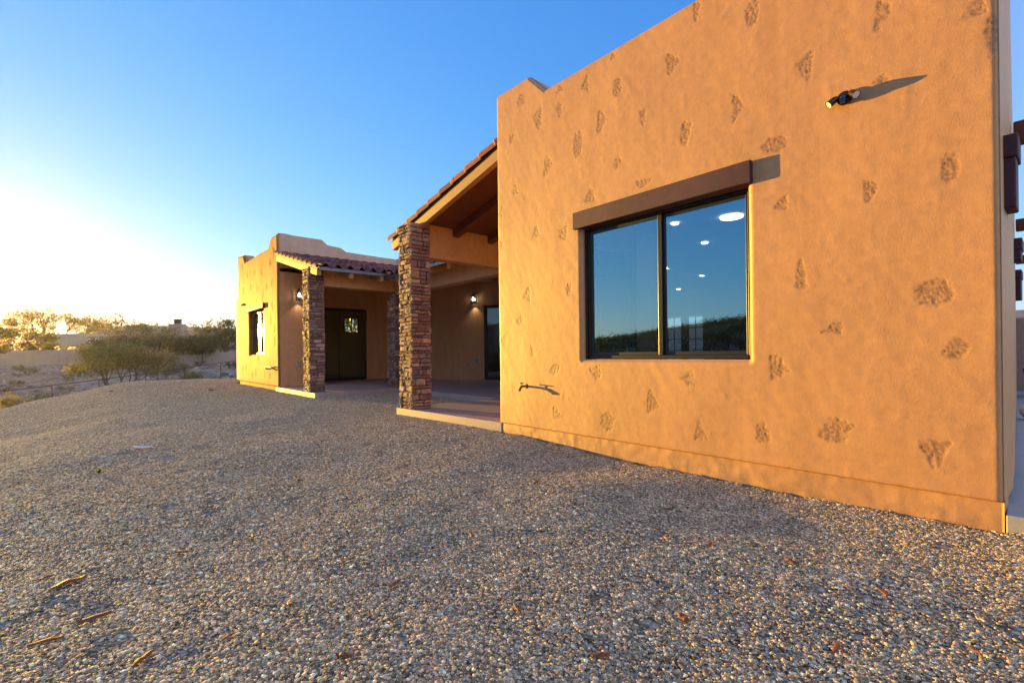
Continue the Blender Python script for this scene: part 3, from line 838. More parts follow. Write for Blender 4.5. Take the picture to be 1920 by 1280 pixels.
# stone columns ---------------------------------------------------------
SPAL = np.array([1.12, 0.88, 0.84]) * np.array([(0.21, 0.145, 0.115), (0.17, 0.115, 0.10), (0.27, 0.195, 0.15), (0.32, 0.235, 0.17), (0.15, 0.105, 0.10), (0.24, 0.175, 0.145), (0.38, 0.29, 0.21), (0.20, 0.125, 0.09), (0.19, 0.16, 0.15), (0.25, 0.20, 0.18)])


def stone_column(x0, x1, y0, y1, zt, seed, name='stone_column'):
    rnd = random.Random(seed); mb = MB()
    mb.cur = (0.13, 0.065, 0.045)
    ztx = zt(y0), zt(y1)
    g = 0.022
    mb.prism([(x0 + g, y0 + g), (x1 - g, y0 + g), (x1 - g, y1 - g), (x0 + g, y1 - g)], 0.0, [zt(y0), zt(y0), zt(y1), zt(y1)])
    sides = [((x0, y1), (x0, y0)), ((x0, y0), (x1, y0)), ((x1, y0), (x1, y1)), ((x1, y1), (x0, y1))]
    for si, (A, B) in enumerate(sides):
        A, B = Vector((*A, 0)), Vector((*B, 0)); u = (B - A); Ln = u.length; u.normalize(); n = Vector((u.y, -u.x, 0))
        z = 0.004
        while z < max(ztx):
            h = rnd.choice([0.036, 0.045, 0.052, 0.06, 0.07, 0.085, 0.11]) * rnd.uniform(0.9, 1.1)
            t = -0.012 if (rnd.random() < 0.5) else 0.002
            while t < Ln - 0.015:
                w = rnd.uniform(0.06, 0.26) * (0.75 if h > 0.08 else 1)
                if Ln - (t + w) < 0.06: w = Ln - t + rnd.choice([0.012, -0.002])
                sub = [(z, h)]
                if h > 0.09 and rnd.random() < 0.4: sub = [(z, h * 0.45), (z + h * 0.48, h * 0.52)]
                for zz, hh in sub:
                    pr = rnd.uniform(-0.006, 0.022)
                    m = 0.006; a0, a1, b0, b1 = t + m, t + w - m, zz + m * 0.8, zz + hh - m * 0.8
                    ym = A + u * (t + w / 2)
                    if b1 > zt(ym.y) - 0.0: b1 = zt(ym.y)
                    if b1 - b0 < 0.012 or a1 - a0 < 0.012: continue
                    c = SPAL[rnd.randrange(len(SPAL))] * rnd.uniform(0.8, 1.25); mb.cur = tuple(c)
                    rings = []
                    for dd_, ins in ((-0.03, 0.0), (pr - 0.010, 0.0), (pr, min(0.011, (b1 - b0) * 0.25))):
                        ring = []
                        for (a, b) in ((a0 + ins, b0 + ins), ((a0 + a1) / 2, b0 + ins * 0.8), (a1 - ins, b0 + ins), (a1 - ins, (b0 + b1) / 2), (a1 - ins, b1 - ins), ((a0 + a1) / 2, b1 - ins * 0.8), (a0 + ins, b1 - ins), (a0 + ins, (b0 + b1) / 2)):
                            j = 0.004
                            p = A + u * (a + rnd.uniform(-j, j)) + n * (dd_ + (rnd.uniform(-0.006, 0.006) if dd_ > -0.02 else 0)) + Vector((0, 0, b + rnd.uniform(-j, j)))
                            ring.append(p)
                        rings.append(ring)
                    ctr = sum(rings[-1], Vector()) / 8 + n * rnd.uniform(-0.002, 0.009)
                    vs = rings[0] + rings[1] + rings[2] + [ctr]; fs = []
                    for r_ in range(2):
                        for k in range(8): fs.append((r_ * 8 + k, r_ * 8 + (k + 1) % 8, (r_ + 1) * 8 + (k + 1) % 8, (r_ + 1) * 8 + k))
                    for k in range(8): fs.append((16 + k, 16 + (k + 1) % 8, 24))
                    mb.add(vs, fs)
                t += w + rnd.uniform(0.001, 0.007)
            z += h + rnd.uniform(0.002, 0.007)
    return part(name, mb, M['stone'], col=True)


SA = 0.2279; ZA = lambda y: 3.425 - SA * (y - 4.695)           # underside of deck, near porch
SB = 0.253; ZB = lambda y: 2.80 + SB * (y - 11.0)              # far porch
SM = 0.25; ZM = lambda x: 2.74 + SM * (x - 5.45)               # middle porch
stone_column(3.675, 4.015, 6.62, 7.0, lambda y: min(2.90, ZA(y) + 0.02), 4)
stone_column(3.735, 4.09, 11.53, 11.94, lambda y: min(2.92, ZB(y)), 9)
stone_column(5.90, 6.26, 11.53, 11.93, lambda y: 2.45, 14)

# beams -----------------------------------------------------------------
mb = MB(); mb.box(4.0, 6.35, 6.74, 6.98, 2.42, 2.96); part('beam', mb, M['inner_shade_stucco'], bevel=0.015)
mb = MB(); mb.box(4.07, 5.95, 11.58, 11.86, 2.51, 2.93); part('beam', mb, M['inner_shade_stucco'], bevel=0.015)
mb = MB(); mb.box(5.96, 6.22, 6.985, 11.57, 2.415, 2.83); part('beam', mb, M['inner_shade_stucco'], bevel=0.015)


# porch roofs: deck, rafters, tiles --------------------------------------
def deck(name, poly, zf, th=0.03):
    mb = MB(); mb.prism(poly, [zf(*p) for p in poly], [zf(*p) + th for p in poly])
    return part(name, mb, M['deck'])


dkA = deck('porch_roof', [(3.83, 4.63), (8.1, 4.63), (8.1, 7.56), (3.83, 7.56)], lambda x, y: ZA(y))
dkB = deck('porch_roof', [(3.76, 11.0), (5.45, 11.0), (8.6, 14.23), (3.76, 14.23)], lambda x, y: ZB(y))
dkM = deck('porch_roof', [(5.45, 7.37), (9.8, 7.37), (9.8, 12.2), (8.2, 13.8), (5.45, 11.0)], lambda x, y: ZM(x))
for x in (3.872, 4.60, 5.34, 6.08, 6.8):
    mb = MB(); y0, y1 = 4.64, 7.53; w, h = (0.085, 0.14) if x < 4 else (0.12, 0.135)
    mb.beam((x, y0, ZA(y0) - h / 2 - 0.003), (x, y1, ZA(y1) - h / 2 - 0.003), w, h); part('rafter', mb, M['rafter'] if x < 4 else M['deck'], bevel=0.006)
for x in (3.80, 4.56, 5.32, 5.62):
    mb = MB(); y0, y1 = (11.02, 14.2) if x < 5.5 else (11.3, 14.2); mb.beam((x, y0, ZB(y0) - 0.073), (x, y1, ZB(y1) - 0.073), 0.10, 0.14); part('rafter', mb, M['rafter'], bevel=0.006)
for y in (7.55, 8.3, 9.05, 9.8, 10.55):
    mb = MB(); x0, x1 = 5.47, 8.15; mb.beam((x0, y, ZM(x0) - 0.073), (x1, y, ZM(x1) - 0.073), 0.10, 0.14); part('rafter', mb, M['rafter'], bevel=0.006)
# metal drip edges on the eaves
mb = MB(); mb.box(3.78, 5.44, 10.965, 10.99, ZB(11.0) - 0.015, ZB(11.0) + 0.055); part('drip_edge', mb, M['flashing'], dkB)
mb = MB(); mb.box(5.415, 5.44, 7.38, 10.96, ZM(5.45) - 0.015, ZM(5.45) + 0.055); part('drip_edge', mb, M['flashing'], dkM)
mb = MB(); mb.box(3.86, 8.1, 7.57, 7.59, ZA(7.57) - 0.015, ZA(7.57) + 0.05); part('drip_edge', mb, M['flashing'], dkA)
TPAL = np.array([(0.23, 0.075, 0.058), (0.17, 0.055, 0.052), (0.28, 0.105, 0.075), (0.14, 0.048, 0.052), (0.25, 0.080, 0.055)])


def tiles(o, along, up, width, length, keepf, parent, seed):
    rnd = random.Random(seed); o, along, up = Vector(o), Vector(along).normalized(), Vector(up).normalized(); nr = along.cross(up).normalized()
    if nr.z < 0: nr = -nr
    per, ex, ns = 0.285, 0.34, 9; mb = MB()
    ncol = int(width / per); nrow = int(math.ceil(length / ex))

    def prof(t):
        return 0.078 * math.sin(math.pi * t / 0.60) if t < 0.60 else -0.018 * math.sin(math.pi * (t - 0.60) / 0.40)
    for r in range(nrow):
        s0 = r * ex; s1 = min(s0 + ex + 0.05, length + 0.02)
        for c in range(ncol):
            p = o + along * (c + 0.5) * per + up * (s0 + ex / 2)
            if not keepf(p.x, p.y): continue
            mb.cur = tuple(TPAL[rnd.randrange(5)] * rnd.uniform(0.8, 1.2)); js = rnd.uniform(-0.008, 0.008)
            vs = []
            for (s, lift, k_) in ((s0 + js, 0.022, 1), (s0 + js, 0.040, 1), (s1, 0.016, 0.94)):
                for i in range(ns + 1):
                    t = i / ns * 1.02; q = min(t, 1.0)
                    vs.append(o + along * (c + t) * per + up * s + nr * (lift + k_ * prof(q)))
            n1 = ns + 1; fs = []
            for a in range(2):
                for i in range(ns): fs.append((a * n1 + i, a * n1 + i + 1, (a + 1) * n1 + i + 1, (a + 1) * n1 + i))
            mb.add(vs, fs)
    return part('roof_tile', mb, M['tile'], parent, smooth=False, col=True)


def rake(p0, p1, inward, parent, seed, rad=0.072):
    """half-round tiles lapped along a sloping roof edge"""
    rnd = random.Random(seed); p0, p1 = Vector(p0), Vector(p1); d = p1 - p0; Ln = d.length; d.normalize(); inw = Vector(inward).normalized(); up = inw.cross(d)
    if up.z < 0: up = -up
    mb = MB(); s = 0.0
    while s < Ln:
        e = min(s + 0.37, Ln + 0.03); mb.cur = tuple(TPAL[rnd.randrange(5)] * rnd.uniform(0.95, 1.3)); vs = []; n = 12
        for (q, rr, lift) in ((s, rad * 0.80, 0.018), (s, rad * 1.04, 0.022), (s + 0.02, rad * 1.06, 0.021), (e, rad * 0.93, 0.0)):
            for k in range(n + 1):
                a = math.pi * (-0.10 + 1.25 * k / n)
                vs.append(p0 + d * q + up * (lift + rr * math.sin(a)) + inw * (rr * math.cos(a) * 0.95))
        fs = []
        for a in range(3):
            for k in range(n): b = a * (n + 1); fs.append((b + k, b + k + 1, b + n + 2 + k, b + n + 1 + k))
        mb.add(vs, fs)
        c = p0 + d * (s + 0.06) - inw * (rad * 1.02) + up * 0.03
        mb.cur = (0.5, 0.5, 0.5); mb.obox(c, d * 0.005, inw * 0.004, up * 0.005)
        s += 0.335
    return part('rake_tile', mb, M['tile'], parent, smooth=True, col=True)


upA = Vector((0, -1, SA)).normalized()
tiles((3.91, 7.62, ZA(7.62) + 0.045), (1, 0, 0), upA, 4.2, 3.0, lambda x, y: y > 4.63, dkA, 1)
rake((3.856, 7.62, ZA(7.62) + 0.055), (3.856, 4.66, ZA(4.66) + 0.055), (1, 0, 0), dkA, 2)
upB = Vector((0, 1, SB)).normalized()
tiles((3.84, 10.95, ZB(10.95) + 0.05), (1, 0, 0), upB, 4.6, 3.38, lambda x, y: x < 5.50 + (y - 11.0) * 1.0, dkB, 3)
rake((3.775, 10.93, ZB(10.93) + 0.06), (3.775, 14.22, ZB(14.22) + 0.06), (1, 0, 0), dkB, 4)
upM = Vector((1, 0, SM)).normalized()
tiles((5.40, 7.42, ZM(5.40) + 0.05), (0, 1, 0), upM, 6.4, 3.2, lambda x, y: (y - 11.0) < (x - 5.45) * 1.0, dkM, 5)
# can lights under the middle porch
for (x, y) in ((7.85, 9.95),):
    mb = MB(); mb.tube([(x, y, ZM(x) - 0.03), (x, y, ZM(x) + 0.0)], 0.10, 20); part('ceiling_light', mb, M['white'])

# ------------------------------------------------------------------ patio slabs
pt = MB()
pt.prism([(3.792, 4.60), (6.95, 4.60), (6.95, 7.85), (10.9, 10.3), (8.1, 16.2), (4.9, 16.2), (4.9, 14.3), (3.725, 14.3), (3.725, 11.15), (5.80, 11.25), (5.80, 7.2), (3.665, 7.12)], -0.5, 0.0)
patio = tag(pt.build('patio', M['concrete'], bevel=0.008), kind='structure')
pt = MB(); pt.prism([(3.795, -9), (16, -9), (16, 0.80), (11, 0.56), (8, 0.42), (6.5, 0.35), (5.2, 0.29), (4.3, 0.25), (3.795, 0.228)], -0.5, -0.066)
side_patio = tag(pt.build('side_patio', M['grey_concrete'], bevel=0.006), kind='structure')

# ------------------------------------------------------------------ fixtures
def sconce(loc, nrm, label):
    """wall lantern; nrm points away from the wall; loc = middle of the lantern body"""
    n = Vector(nrm).normalized(); u = Vector((-n.y, n.x, 0)); z = Vector((0, 0, 1)); c = Vector(loc); r = empty('wall_lantern', loc)
    tag(r, label, 'wall lamp', 'lit lanterns on the porch walls')
    b = MB(); b.obox(c - n * 0.105, u * 0.055, n * 0.012, z * 0.11); b.build('back_plate', M['black'], r, bevel=0.006)
    b = MB(); b.tube([c - n * 0.10 + z * 0.05, c - n * 0.06 + z * 0.20, c + z * 0.20, c + z * 0.16], 0.012, 8); b.build('arm', M['black'], r)
    b = MB()
    b.tube([c + z * 0.10, c + z * 0.125, c + z * 0.16, c + z * 0.175], [0.095, 0.085, 0.035, 0.012], 4); b.build('cap', M['black'], r)
    b = MB()
    for su in (-1, 1):
        for sn in (-1, 1): b.beam(c + u * 0.06 * su + n * 0.06 * sn - z * 0.13, c + u * 0.07 * su + n * 0.07 * sn + z * 0.10, 0.012, 0.012, up=n)
    b.obox(c - z * 0.135, u * 0.068, n * 0.068, z * 0.006); b.build('cage', M['black'], r)
    b = MB()
    for s_, t_ in ((u, n), (-u, n), (n, u), (-n, u)):
        b.add([c + s_ * 0.058 + t_ * 0.055 - z * 0.12, c + s_ * 0.058 - t_ * 0.055 - z * 0.12, c + s_ * 0.066 - t_ * 0.062 + z * 0.095, c + s_ * 0.066 + t_ * 0.062 + z * 0.095], [(0, 1, 2, 3)])
    b.build('glass', M['clear'], r)
    b = MB(); b.tube([c + z * 0.07, c + z * 0.05, c + z * 0.0, c - z * 0.03, c - z * 0.045], [0.012, 0.022, 0.034, 0.026, 0.004], 12); b.build('bulb', M['bulb'], r, smooth=True)
    ld = bpy.data.lights.new('lantern_light', 'SPOT'); ld.energy = 1.8; ld.color = (1, 0.86, 0.62); ld.spot_size = R(105); ld.spot_blend = 0.7; ld.shadow_soft_size = 0.02
    lo = bpy.data.objects.new('lantern_light', ld); COL.objects.link(lo); lo.parent = r; lo.location = (-n * 0.02 - z * 0.145); lo.rotation_euler = (0, 0, 0)
    return r


sconce((4.32, 14.12, 2.55), (0, -1, 0), 'black lit lantern on the shaded end wall left of the outer stone column')
pl = AP + AD * 3.598 - AN * 0.13
sconce((pl.x, pl.y, 2.64), -AN, 'black lit lantern on the porch back wall beside the half hidden patio door')


def outlet(loc, nrm, label):
    n = Vector(nrm).normalized(); u = Vector((-n.y, n.x, 0)); z = Vector((0, 0, 1)); c = Vector(loc); r = empty('outlet_box', loc); tag(r, label, 'outlet', 'weatherproof outlets on the porch walls')
    b = MB(); b.obox(c + n * 0.012, u * 0.055, n * 0.012, z * 0.075); b.build('box', M['grey_plastic'], r, bevel=0.006)
    b = MB(); b.obox(c + n * 0.036, u * 0.040, n * 0.012, z * 0.058); b.build('cover', M['grey_plastic'], r, bevel=0.012)


outlet((4.31, 14.245, 0.62), (0, -1, 0), 'grey outlet box low on the end wall beneath the left lantern')
po = AP + AD * 3.61
outlet((po.x, po.y, 0.61), -AN, 'grey outlet box low on the porch back wall beside the right patio door')


def floodlight(y, z, x, label, sc=0.72):
    r = empty('floodlight', (x, y, z)); tag(r, label, 'security light', None)
    b = MB(); b.tube([(x, y, z), (x - 0.022, y, z), (x - 0.032, y, z)], [0.062, 0.062, 0.045], 24); b.build('base_plate', M['bronze'], r, bevel=0.003)
    b = MB(); b.tube([(x - 0.032, y, z - 0.01), (x - 0.055, y, z - 0.02), (x - 0.066, y, z - 0.03)], [0.030, 0.030, 0.022], 12); b.obox((x - 0.058, y, z - 0.03), (0.014, 0, 0), (0, 0.022, 0), (0, 0, 0.026)); b.build('sensor', M['blue_sensor'], r, bevel=0.004)
    for sy in (1, -1):
        a = Vector((x - 0.034, y + sy * 0.03, z)); d = Vector((-0.42, sy * 0.62, -0.60)).normalized(); p = a + Vector((-0.008, sy * 0.030, 0.006 if sy > 0 else 0.016))
        h = MB(); h.tube([a, p], 0.014, 10); h.tube([p - d * 0.018, p, p + d * 0.02, p + d * 0.078], [0.016, 0.027, 0.031, 0.033], 20, cap=False); hd = h.build('lamp_head', M['bronze'], r, smooth=True)
        h = MB(); h.tube([p + d * 0.068, p + d * 0.073], [0.0315, 0.0315], 20); h.build('lens', M['white'], hd)
    for o_ in [r] + list(r.children): pass
    r.scale = (sc, sc, sc)
    return r


floodlight(0.955, 2.525, 3.775, 'bronze twin head security light high on the wall right of the large window')
floodlight(18.26, 2.61, 3.775, 'small dark twin head security light above the far wing window')
# hose bibb
r = empty('hose_bibb', (3.78, 4.12, 0.47)); tag(r, 'brass hose tap sticking out of the wall left of the large window', 'tap')
b = MB(); b.tube([(3.79, 4.12, 0.475), (3.725, 4.12, 0.478), (3.695, 4.12, 0.47), (3.675, 4.12, 0.445), (3.668, 4.12, 0.425)], [0.012, 0.013, 0.015, 0.014, 0.015], 10)
b.tube([(3.786, 4.12, 0.475), (3.776, 4.12, 0.475)], 0.028, 14)
b.build('spout', m_wood('old_brass', (0.10, 0.06, 0.03), (0.17, 0.10, 0.045), (20, 20, 20)), r, smooth=True)
b = MB(); b.tube([(3.705, 4.12, 0.48), (3.702, 4.12, 0.512)], 0.005, 8); b.tube([(3.702, 4.12, 0.508), (3.702, 4.12, 0.518)], 0.026, 10)
b.build('handle', NT('green_paint').set((0.02, 0.06, 0.03), 0.4), r)
# grab bar on the far wing
r = empty('grab_bar', (3.78, 14.9, 0.48)); tag(r, 'short dark curved bar fixed low on the far wing wall', 'bar')
b = MB(); b.tube([(3.79, 15.35, 0.47), (3.72, 15.33, 0.50), (3.70, 15.2, 0.54), (3.69, 14.9, 0.57), (3.70, 14.6, 0.54), (3.72, 14.48, 0.50), (3.79, 14.46, 0.47)], 0.018, 8); b.build('bar', M['black'], r, smooth=True)

# pergola past the right flank, with a hanging lantern
r = empty('pergola', (9, -2, -0.066)); tag(r, 'brown timber pergola past the right edge of the near block', 'pergola')
for (x, z, y) in ((5.15, 2.38, 0.25), (9.3, 2.42, 0.44), (13.0, 2.42, 0.62)):
    b = MB(); b.box(x, x + 0.14, -4.2, y, z, z + 0.15); b.build('beam', M['deck'], r, bevel=0.008)
for x in (5.22, 9.37, 13.07):
    b = MB(); b.box(x - 0.08, x + 0.08, -4.0, -3.84, -0.066, 2.38); b.build('post', M['deck'], r, bevel=0.008)
r = empty('hanging_lantern', (5.22, 0.10, 2.38)); tag(r, 'black wire lantern hanging from the nearest pergola beam', 'lantern')
b = MB(); b.tube([(5.22, 0.10, 2.38), (5.22, 0.10, 2.05)], 0.006, 6); b.build('rod', M['black'], r)
b = MB()
for k in range(6):
    a = k * math.pi / 3; b.tube([(5.22, 0.10, 2.05), (5.22 + 0.10 * math.cos(a), 0.10 + 0.10 * math.sin(a), 1.97), (5.22 + 0.075 * math.cos(a), 0.10 + 0.075 * math.sin(a), 1.83)], 0.006, 6)
b.tube([(5.22 + 0.08 * math.cos(t * math.pi / 6), 0.10 + 0.08 * math.sin(t * math.pi / 6), 1.83) for t in range(13)], 0.006, 6); b.build('cage', M['black'], r)
b = MB(); b.tube([(5.22, 0.10, 2.04), (5.22, 0.10, 2.0), (5.22, 0.10, 1.95)], [0.02, 0.03, 0.012], 10); b.build('socket', M['black'], r)
# far end of that terrace: a low block wall with a pot and a white ball
mb = MB(); mb.box(15.0, 15.3, -6, 0.75, -0.1, 1.5); tag(mb.build('terrace_wall', M['wallpink'], bevel=0.03), 'brown stucco wall closing the terrace past the right edge of the house', 'wall')
r = empty('planter', (13.2, 0.30, -0.066)); tag(r, 'dark planter pot standing on the terrace by the right flank', 'planter')
b = MB(); b.tube([(13.2, 0.30, -0.066), (13.2, 0.30, 0.2), (13.2, 0.30, 0.42), (13.2, 0.30, 0.46)], [0.16, 0.21, 0.25, 0.26], 20); b.build('pot', M['black'], r, smooth=False)
b = MB()
for k in range(60):
    a = random.uniform(0, 6.28); e = random.uniform(0.2, 1.2); l_ = random.uniform(0.2, 0.5); p = Vector((13.2, 0.30, 0.45)); q = p + l_ * Vector((math.cos(a) * math.cos(e), math.sin(a) * math.cos(e), math.sin(e))); sd = Vector((-math.sin(a), math.cos(a), 0)) * 0.02
    b.add([p - sd * .3, p + sd * .3, (p + q) / 2 + sd, q, (p + q) / 2 - sd], [(0, 1, 2, 3, 4)])
b.build('foliage', M['leaf_dark'], r)
bm = bmesh.new(); bmesh.ops.create_uvsphere(bm, u_segments=24, v_segments=16, radius=0.11); me = bpy.data.meshes.new('ball'); bm.to_mesh(me); bm.free()
for p in me.polygons: p.use_smooth = True
me.materials.append(M['white']); o = bpy.data.objects.new('ball', me); COL.objects.link(o); o.location = (9.0, 0.30, 0.045); tag(o, 'white ball on the terrace against the right flank', 'ball')

# ------------------------------------------------------------------ litter on the gravel
def gz(x, y): return float(ground_z(np.array([x]), np.array([y]))[0])


def chip(px, py, ln, wd, yaw, label, group=None, up=0.012):
    wd *= 1.5; up = 0.02
    """a splinter of bark: bent, tapered and ridged"""
    a = (px - 960) / 900.0; horizon = 662 - 0.0115 * (px - 960); z = -0.35
    for _ in range(6):
        f = (CAM_Z - z) * 900.0 / (py - horizon); x, y = bear(a, f); z = gz(x, y)
    mb = MB(); n = 7; rnd = random.Random(int(px * 7 + py)); vs = []
    bend = rnd.uniform(-0.3, 0.3)
    for i in range(n):
        t = i / (n - 1) - 0.5; w = wd * (0.35 + 0.65 * math.sin(math.pi * (0.12 + 0.78 * (t + 0.5)))) * rnd.uniform(0.85, 1.1); th = wd * 0.22 * rnd.uniform(0.7, 1.2)
        cx_, cy_ = t * ln, bend * ln * (0.25 - t * t); cz = 0.10 * ln * (0.25 - t * t) + rnd.uniform(-1, 1) * th * 0.4
        vs += [(cx_, cy_ - w / 2, cz), (cx_, cy_ + w / 2, cz), (cx_, cy_ + w * 0.35, cz + th), (cx_, cy_ - w * 0.1, cz + th * 1.4)]
    fs = []
    for i in range(n - 1):
        for k in range(4): fs.append((i * 4 + k, i * 4 + (k + 1) % 4, i * 4 + 4 + (k + 1) % 4, i * 4 + 4 + k))
    fs += [(3, 2, 1, 0), tuple((n - 1) * 4 + k for k in range(4))]
    mb.add(vs, fs); o = mb.build('bark_chip', M['chip']); o.location = (x, y, z + up); o.rotation_euler = (rnd.uniform(-.15, .15), rnd.uniform(-.12, .12), yaw)
    tag(o, label, 'bark chip', group or 'bark chips on the gravel'); return o


YA = -TH + math.pi / 2                           # yaw that runs away from the viewer
chip(125, 1101, 0.115, 0.022, YA - 0.75, 'long curved orange brown bark chip near the left border of the gravel', up=0.03)
chip(82, 1091, 0.05, 0.016, YA - 0.7, 'short orange bark chip just left of the long curved one', up=0.03)
chip(172, 1168, 0.10, 0.022, YA - 0.75, 'straight flat brown bark chip below the long curved one', up=0.03)
chip(78, 1212, 0.09, 0.014, YA - 0.7, 'thin tan bark splinter lowest at the left border of the gravel', up=0.03)
chip(338, 1041, 0.06, 0.012, YA - 1.1, 'thin dark bark splinter alone right of the long curved chip', up=0.028)
chip(1275, 1167, 0.05, 0.02, 1.2, 'curled reddish bark chip alone on the gravel before the near wall', up=0.03)
chip(1003, 908, 0.07, 0.014, 0.4, 'small red brown chip lying below the left end of the near wall', up=0.03)
chip(1325, 1027, 0.07, 0.016, 0.2, 'pale orange chip in the gravel below the large window', up=0.03)
for (px, py) in ((640, 1240), (420, 1205), (735, 1102), (560, 905), (150, 734), (395, 733), (207, 735), (262, 1245), (1820, 1230), (965, 1150), (880, 1010), (1120, 1240), (1480, 1060), (1560, 1225), (700, 960), (470, 1010), (820, 880), (1250, 960), (1650, 1120), (540, 1140)):
    chip(px, py, random.uniform(0.05, 0.075) * (1 if py > 800 else 4), random.uniform(0.008, 0.016) * (1 if py > 800 else 4), random.uniform(0, 3), 'tiny rust brown bark splinter scattered on the gravel', 'tiny bark splinters on the gravel', 0.028)
fx, fy = bear((265 - 960) / 900.0, 5.05); mb = MB()
vs = []
for i in range(14):
    t = 2 * math.pi * i / 14; rr = 0.75 + 0.1 * math.sin(3 * t + 1) + random.uniform(-.06, .06); vs.append((0.115 * rr * math.cos(t), 0.05 * rr * math.sin(t)))
mb.prism(vs, -0.006, 0.010); o = mb.build('flat_stone', NT('pale_stone').set((0.62, 0.58, 0.54), 0.7), bevel=0.006)
fz = gz(fx, fy); o.location = (fx, fy, fz + 0.028); o.rotation_euler = (0.05, 0.03, -TH + 0.15); tag(o, 'pale flat stone lying alone on the gravel at the left', 'stone')

wx, wy = bear((182 - 960) / 900.0, 4.1); wr = empty('weed', (wx, wy, gz(wx, wy))); tag(wr, 'tiny green weed sprouting from the gravel below the pale flat stone', 'weed')
b = MB()
for k in range(26):
    a = random.uniform(0, 6.28); e = random.uniform(0.2, 1.3); l_ = random.uniform(0.03, 0.07); q = l_ * Vector((math.cos(a) * math.cos(e), math.sin(a) * math.cos(e), math.sin(e))); sd = Vector((-math.sin(a), math.cos(a), 0)) * 0.006; o_ = Vector((0, 0, 0.012))
    b.add([o_ - sd * .3, o_ + sd * .3, o_ + q * .55 + sd, o_ + q, o_ + q * .55 - sd], [(0, 1, 2, 3, 4)])
lv = b.build('leaf', m_leaf('weed_leaves', [(0.06, 0.10, 0.02), (0.10, 0.16, 0.035)])); lv.parent = wr; lv['kind'] = 'stuff'

# ------------------------------------------------------------------ beyond the pad: fence, shrubs, walls, neighbour, trees
fence = empty('rail_fence', (*bear(-0.8, 27), -0.5)); tag(fence, 'thin rusty pipe rail fence along the rim of the gravel pad', 'fence')
FP = [(-60, 741, 22.5), (97, 722.5, 24.5), (185, 711.5, 26.2), (273, 700.5, 27.8), (345, 690, 29.2), (413, 680, 30.6), (480, 671, 31.9), (545, 663, 33.2)]
tops = []
for (px, py, f) in FP:
    x, y = bear((px - 960) / 900.0, f); hor = 662 - 0.0115 * (px - 960); z = CAM_Z - (py - hor) / 900.0 * f; tops.append(Vector((x, y, z)))
for p in tops:
    b = MB(); g = gz(p.x, p.y); b.tube([(p.x, p.y, min(g, p.z - 0.6) - 0.1), (p.x, p.y, p.z)], 0.019, 8); keep(b.build('post', M['rust']), fence)
b = MB(); b.tube(tops, 0.019, 8); keep(b.build('rail', M['rust']), fence)


def leaves(rng, centers, nper, spread, size, flat=1.0):
    n = len(centers) * nper; c = np.repeat(np.array(centers), nper, 0) + rng.normal(0, 1, (n, 3)) * np.array([spread, spread, spread * flat])
    a = rng.normal(size=(n, 3)); a /= np.linalg.norm(a, axis=1)[:, None]; b = np.cross(a, rng.normal(size=(n, 3))); b /= np.linalg.norm(b, axis=1)[:, None]
    s = size * rng.uniform(0.6, 1.4, (n, 1)); w = s * 0.45
    V = np.stack([c - a * s, c + b * w, c + a * s, c - b * w], 1).reshape(-1, 3); F = np.arange(4 * n).reshape(-1, 4)
    return V, F


def plant(name, loc, height, radius, seed, leafmat, label, cat, stems=4, nper=26, leaf=0.10, spread=0.28, levels=3, group=None, flatten=0.7, lean=0.9, base_up=0.5, twig=0.045):
    rng = np.random.default_rng(seed); rnd = random.Random(seed); root = empty(name, loc); tag(root, label, cat, group)
    mb = MB(); tips = []

    def grow(p, d, ln, r, lv):
        q = p + d * ln; mid = (p + q) / 2 + Vector((rnd.uniform(-1, 1), rnd.uniform(-1, 1), rnd.uniform(-.3, .6))) * ln * 0.10
        mb.tube([p, mid, q], [r, r * 0.85, r * 0.65], 5, False)
        if lv <= 1: tips.append(tuple(mid))
        if lv == 0: tips.append(tuple(q)); return
        for _ in range(rnd.choice([2, 3, 3])):
            nd = (d + Vector((rnd.uniform(-1, 1), rnd.uniform(-1, 1), rnd.uniform(-0.35, 0.75))) * 0.75).normalized()
            grow(q, nd, ln * rnd.uniform(0.6, 0.85), r * 0.6, lv - 1)
    ln0 = height / (1 + 0.72 + 0.5 + (0.35 if levels > 2 else 0)) * 1.15
    for k in range(stems):
        a = 2 * math.pi * k / stems + rnd.uniform(-.5, .5); sp = lean * rnd.uniform(0.4, 1.1) * radius / height
        grow(Vector((rnd.uniform(-.15, .15), rnd.uniform(-.15, .15), -0.1)), Vector((math.cos(a) * sp, math.sin(a) * sp, base_up + 0.5)).normalized(), ln0, twig * height / 3, levels)
    T = np.array(tips); hr = np.percentile(np.hypot(T[:, 0], T[:, 1]), 92); T[:, :2] *= radius / max(hr, 0.1); zt = np.percentile(T[:, 2], 97)
    sx, sz = radius / max(hr, 0.1), height / zt; T[:, 2] *= sz
    mb.v = [(v[0] * sx, v[1] * sx, v[2] * sz) for v in mb.v]
    t = mb.build('trunk', M['bark']); t.parent = root
    V, F = leaves(rng, T, nper, spread, leaf, flatten); c = mesh_np('crown', V, F, leafmat); c.parent = root
    return root


def at(px, f):
    x, y = bear((px - 960) / 900.0, f); return (x, y, gz(x, y))


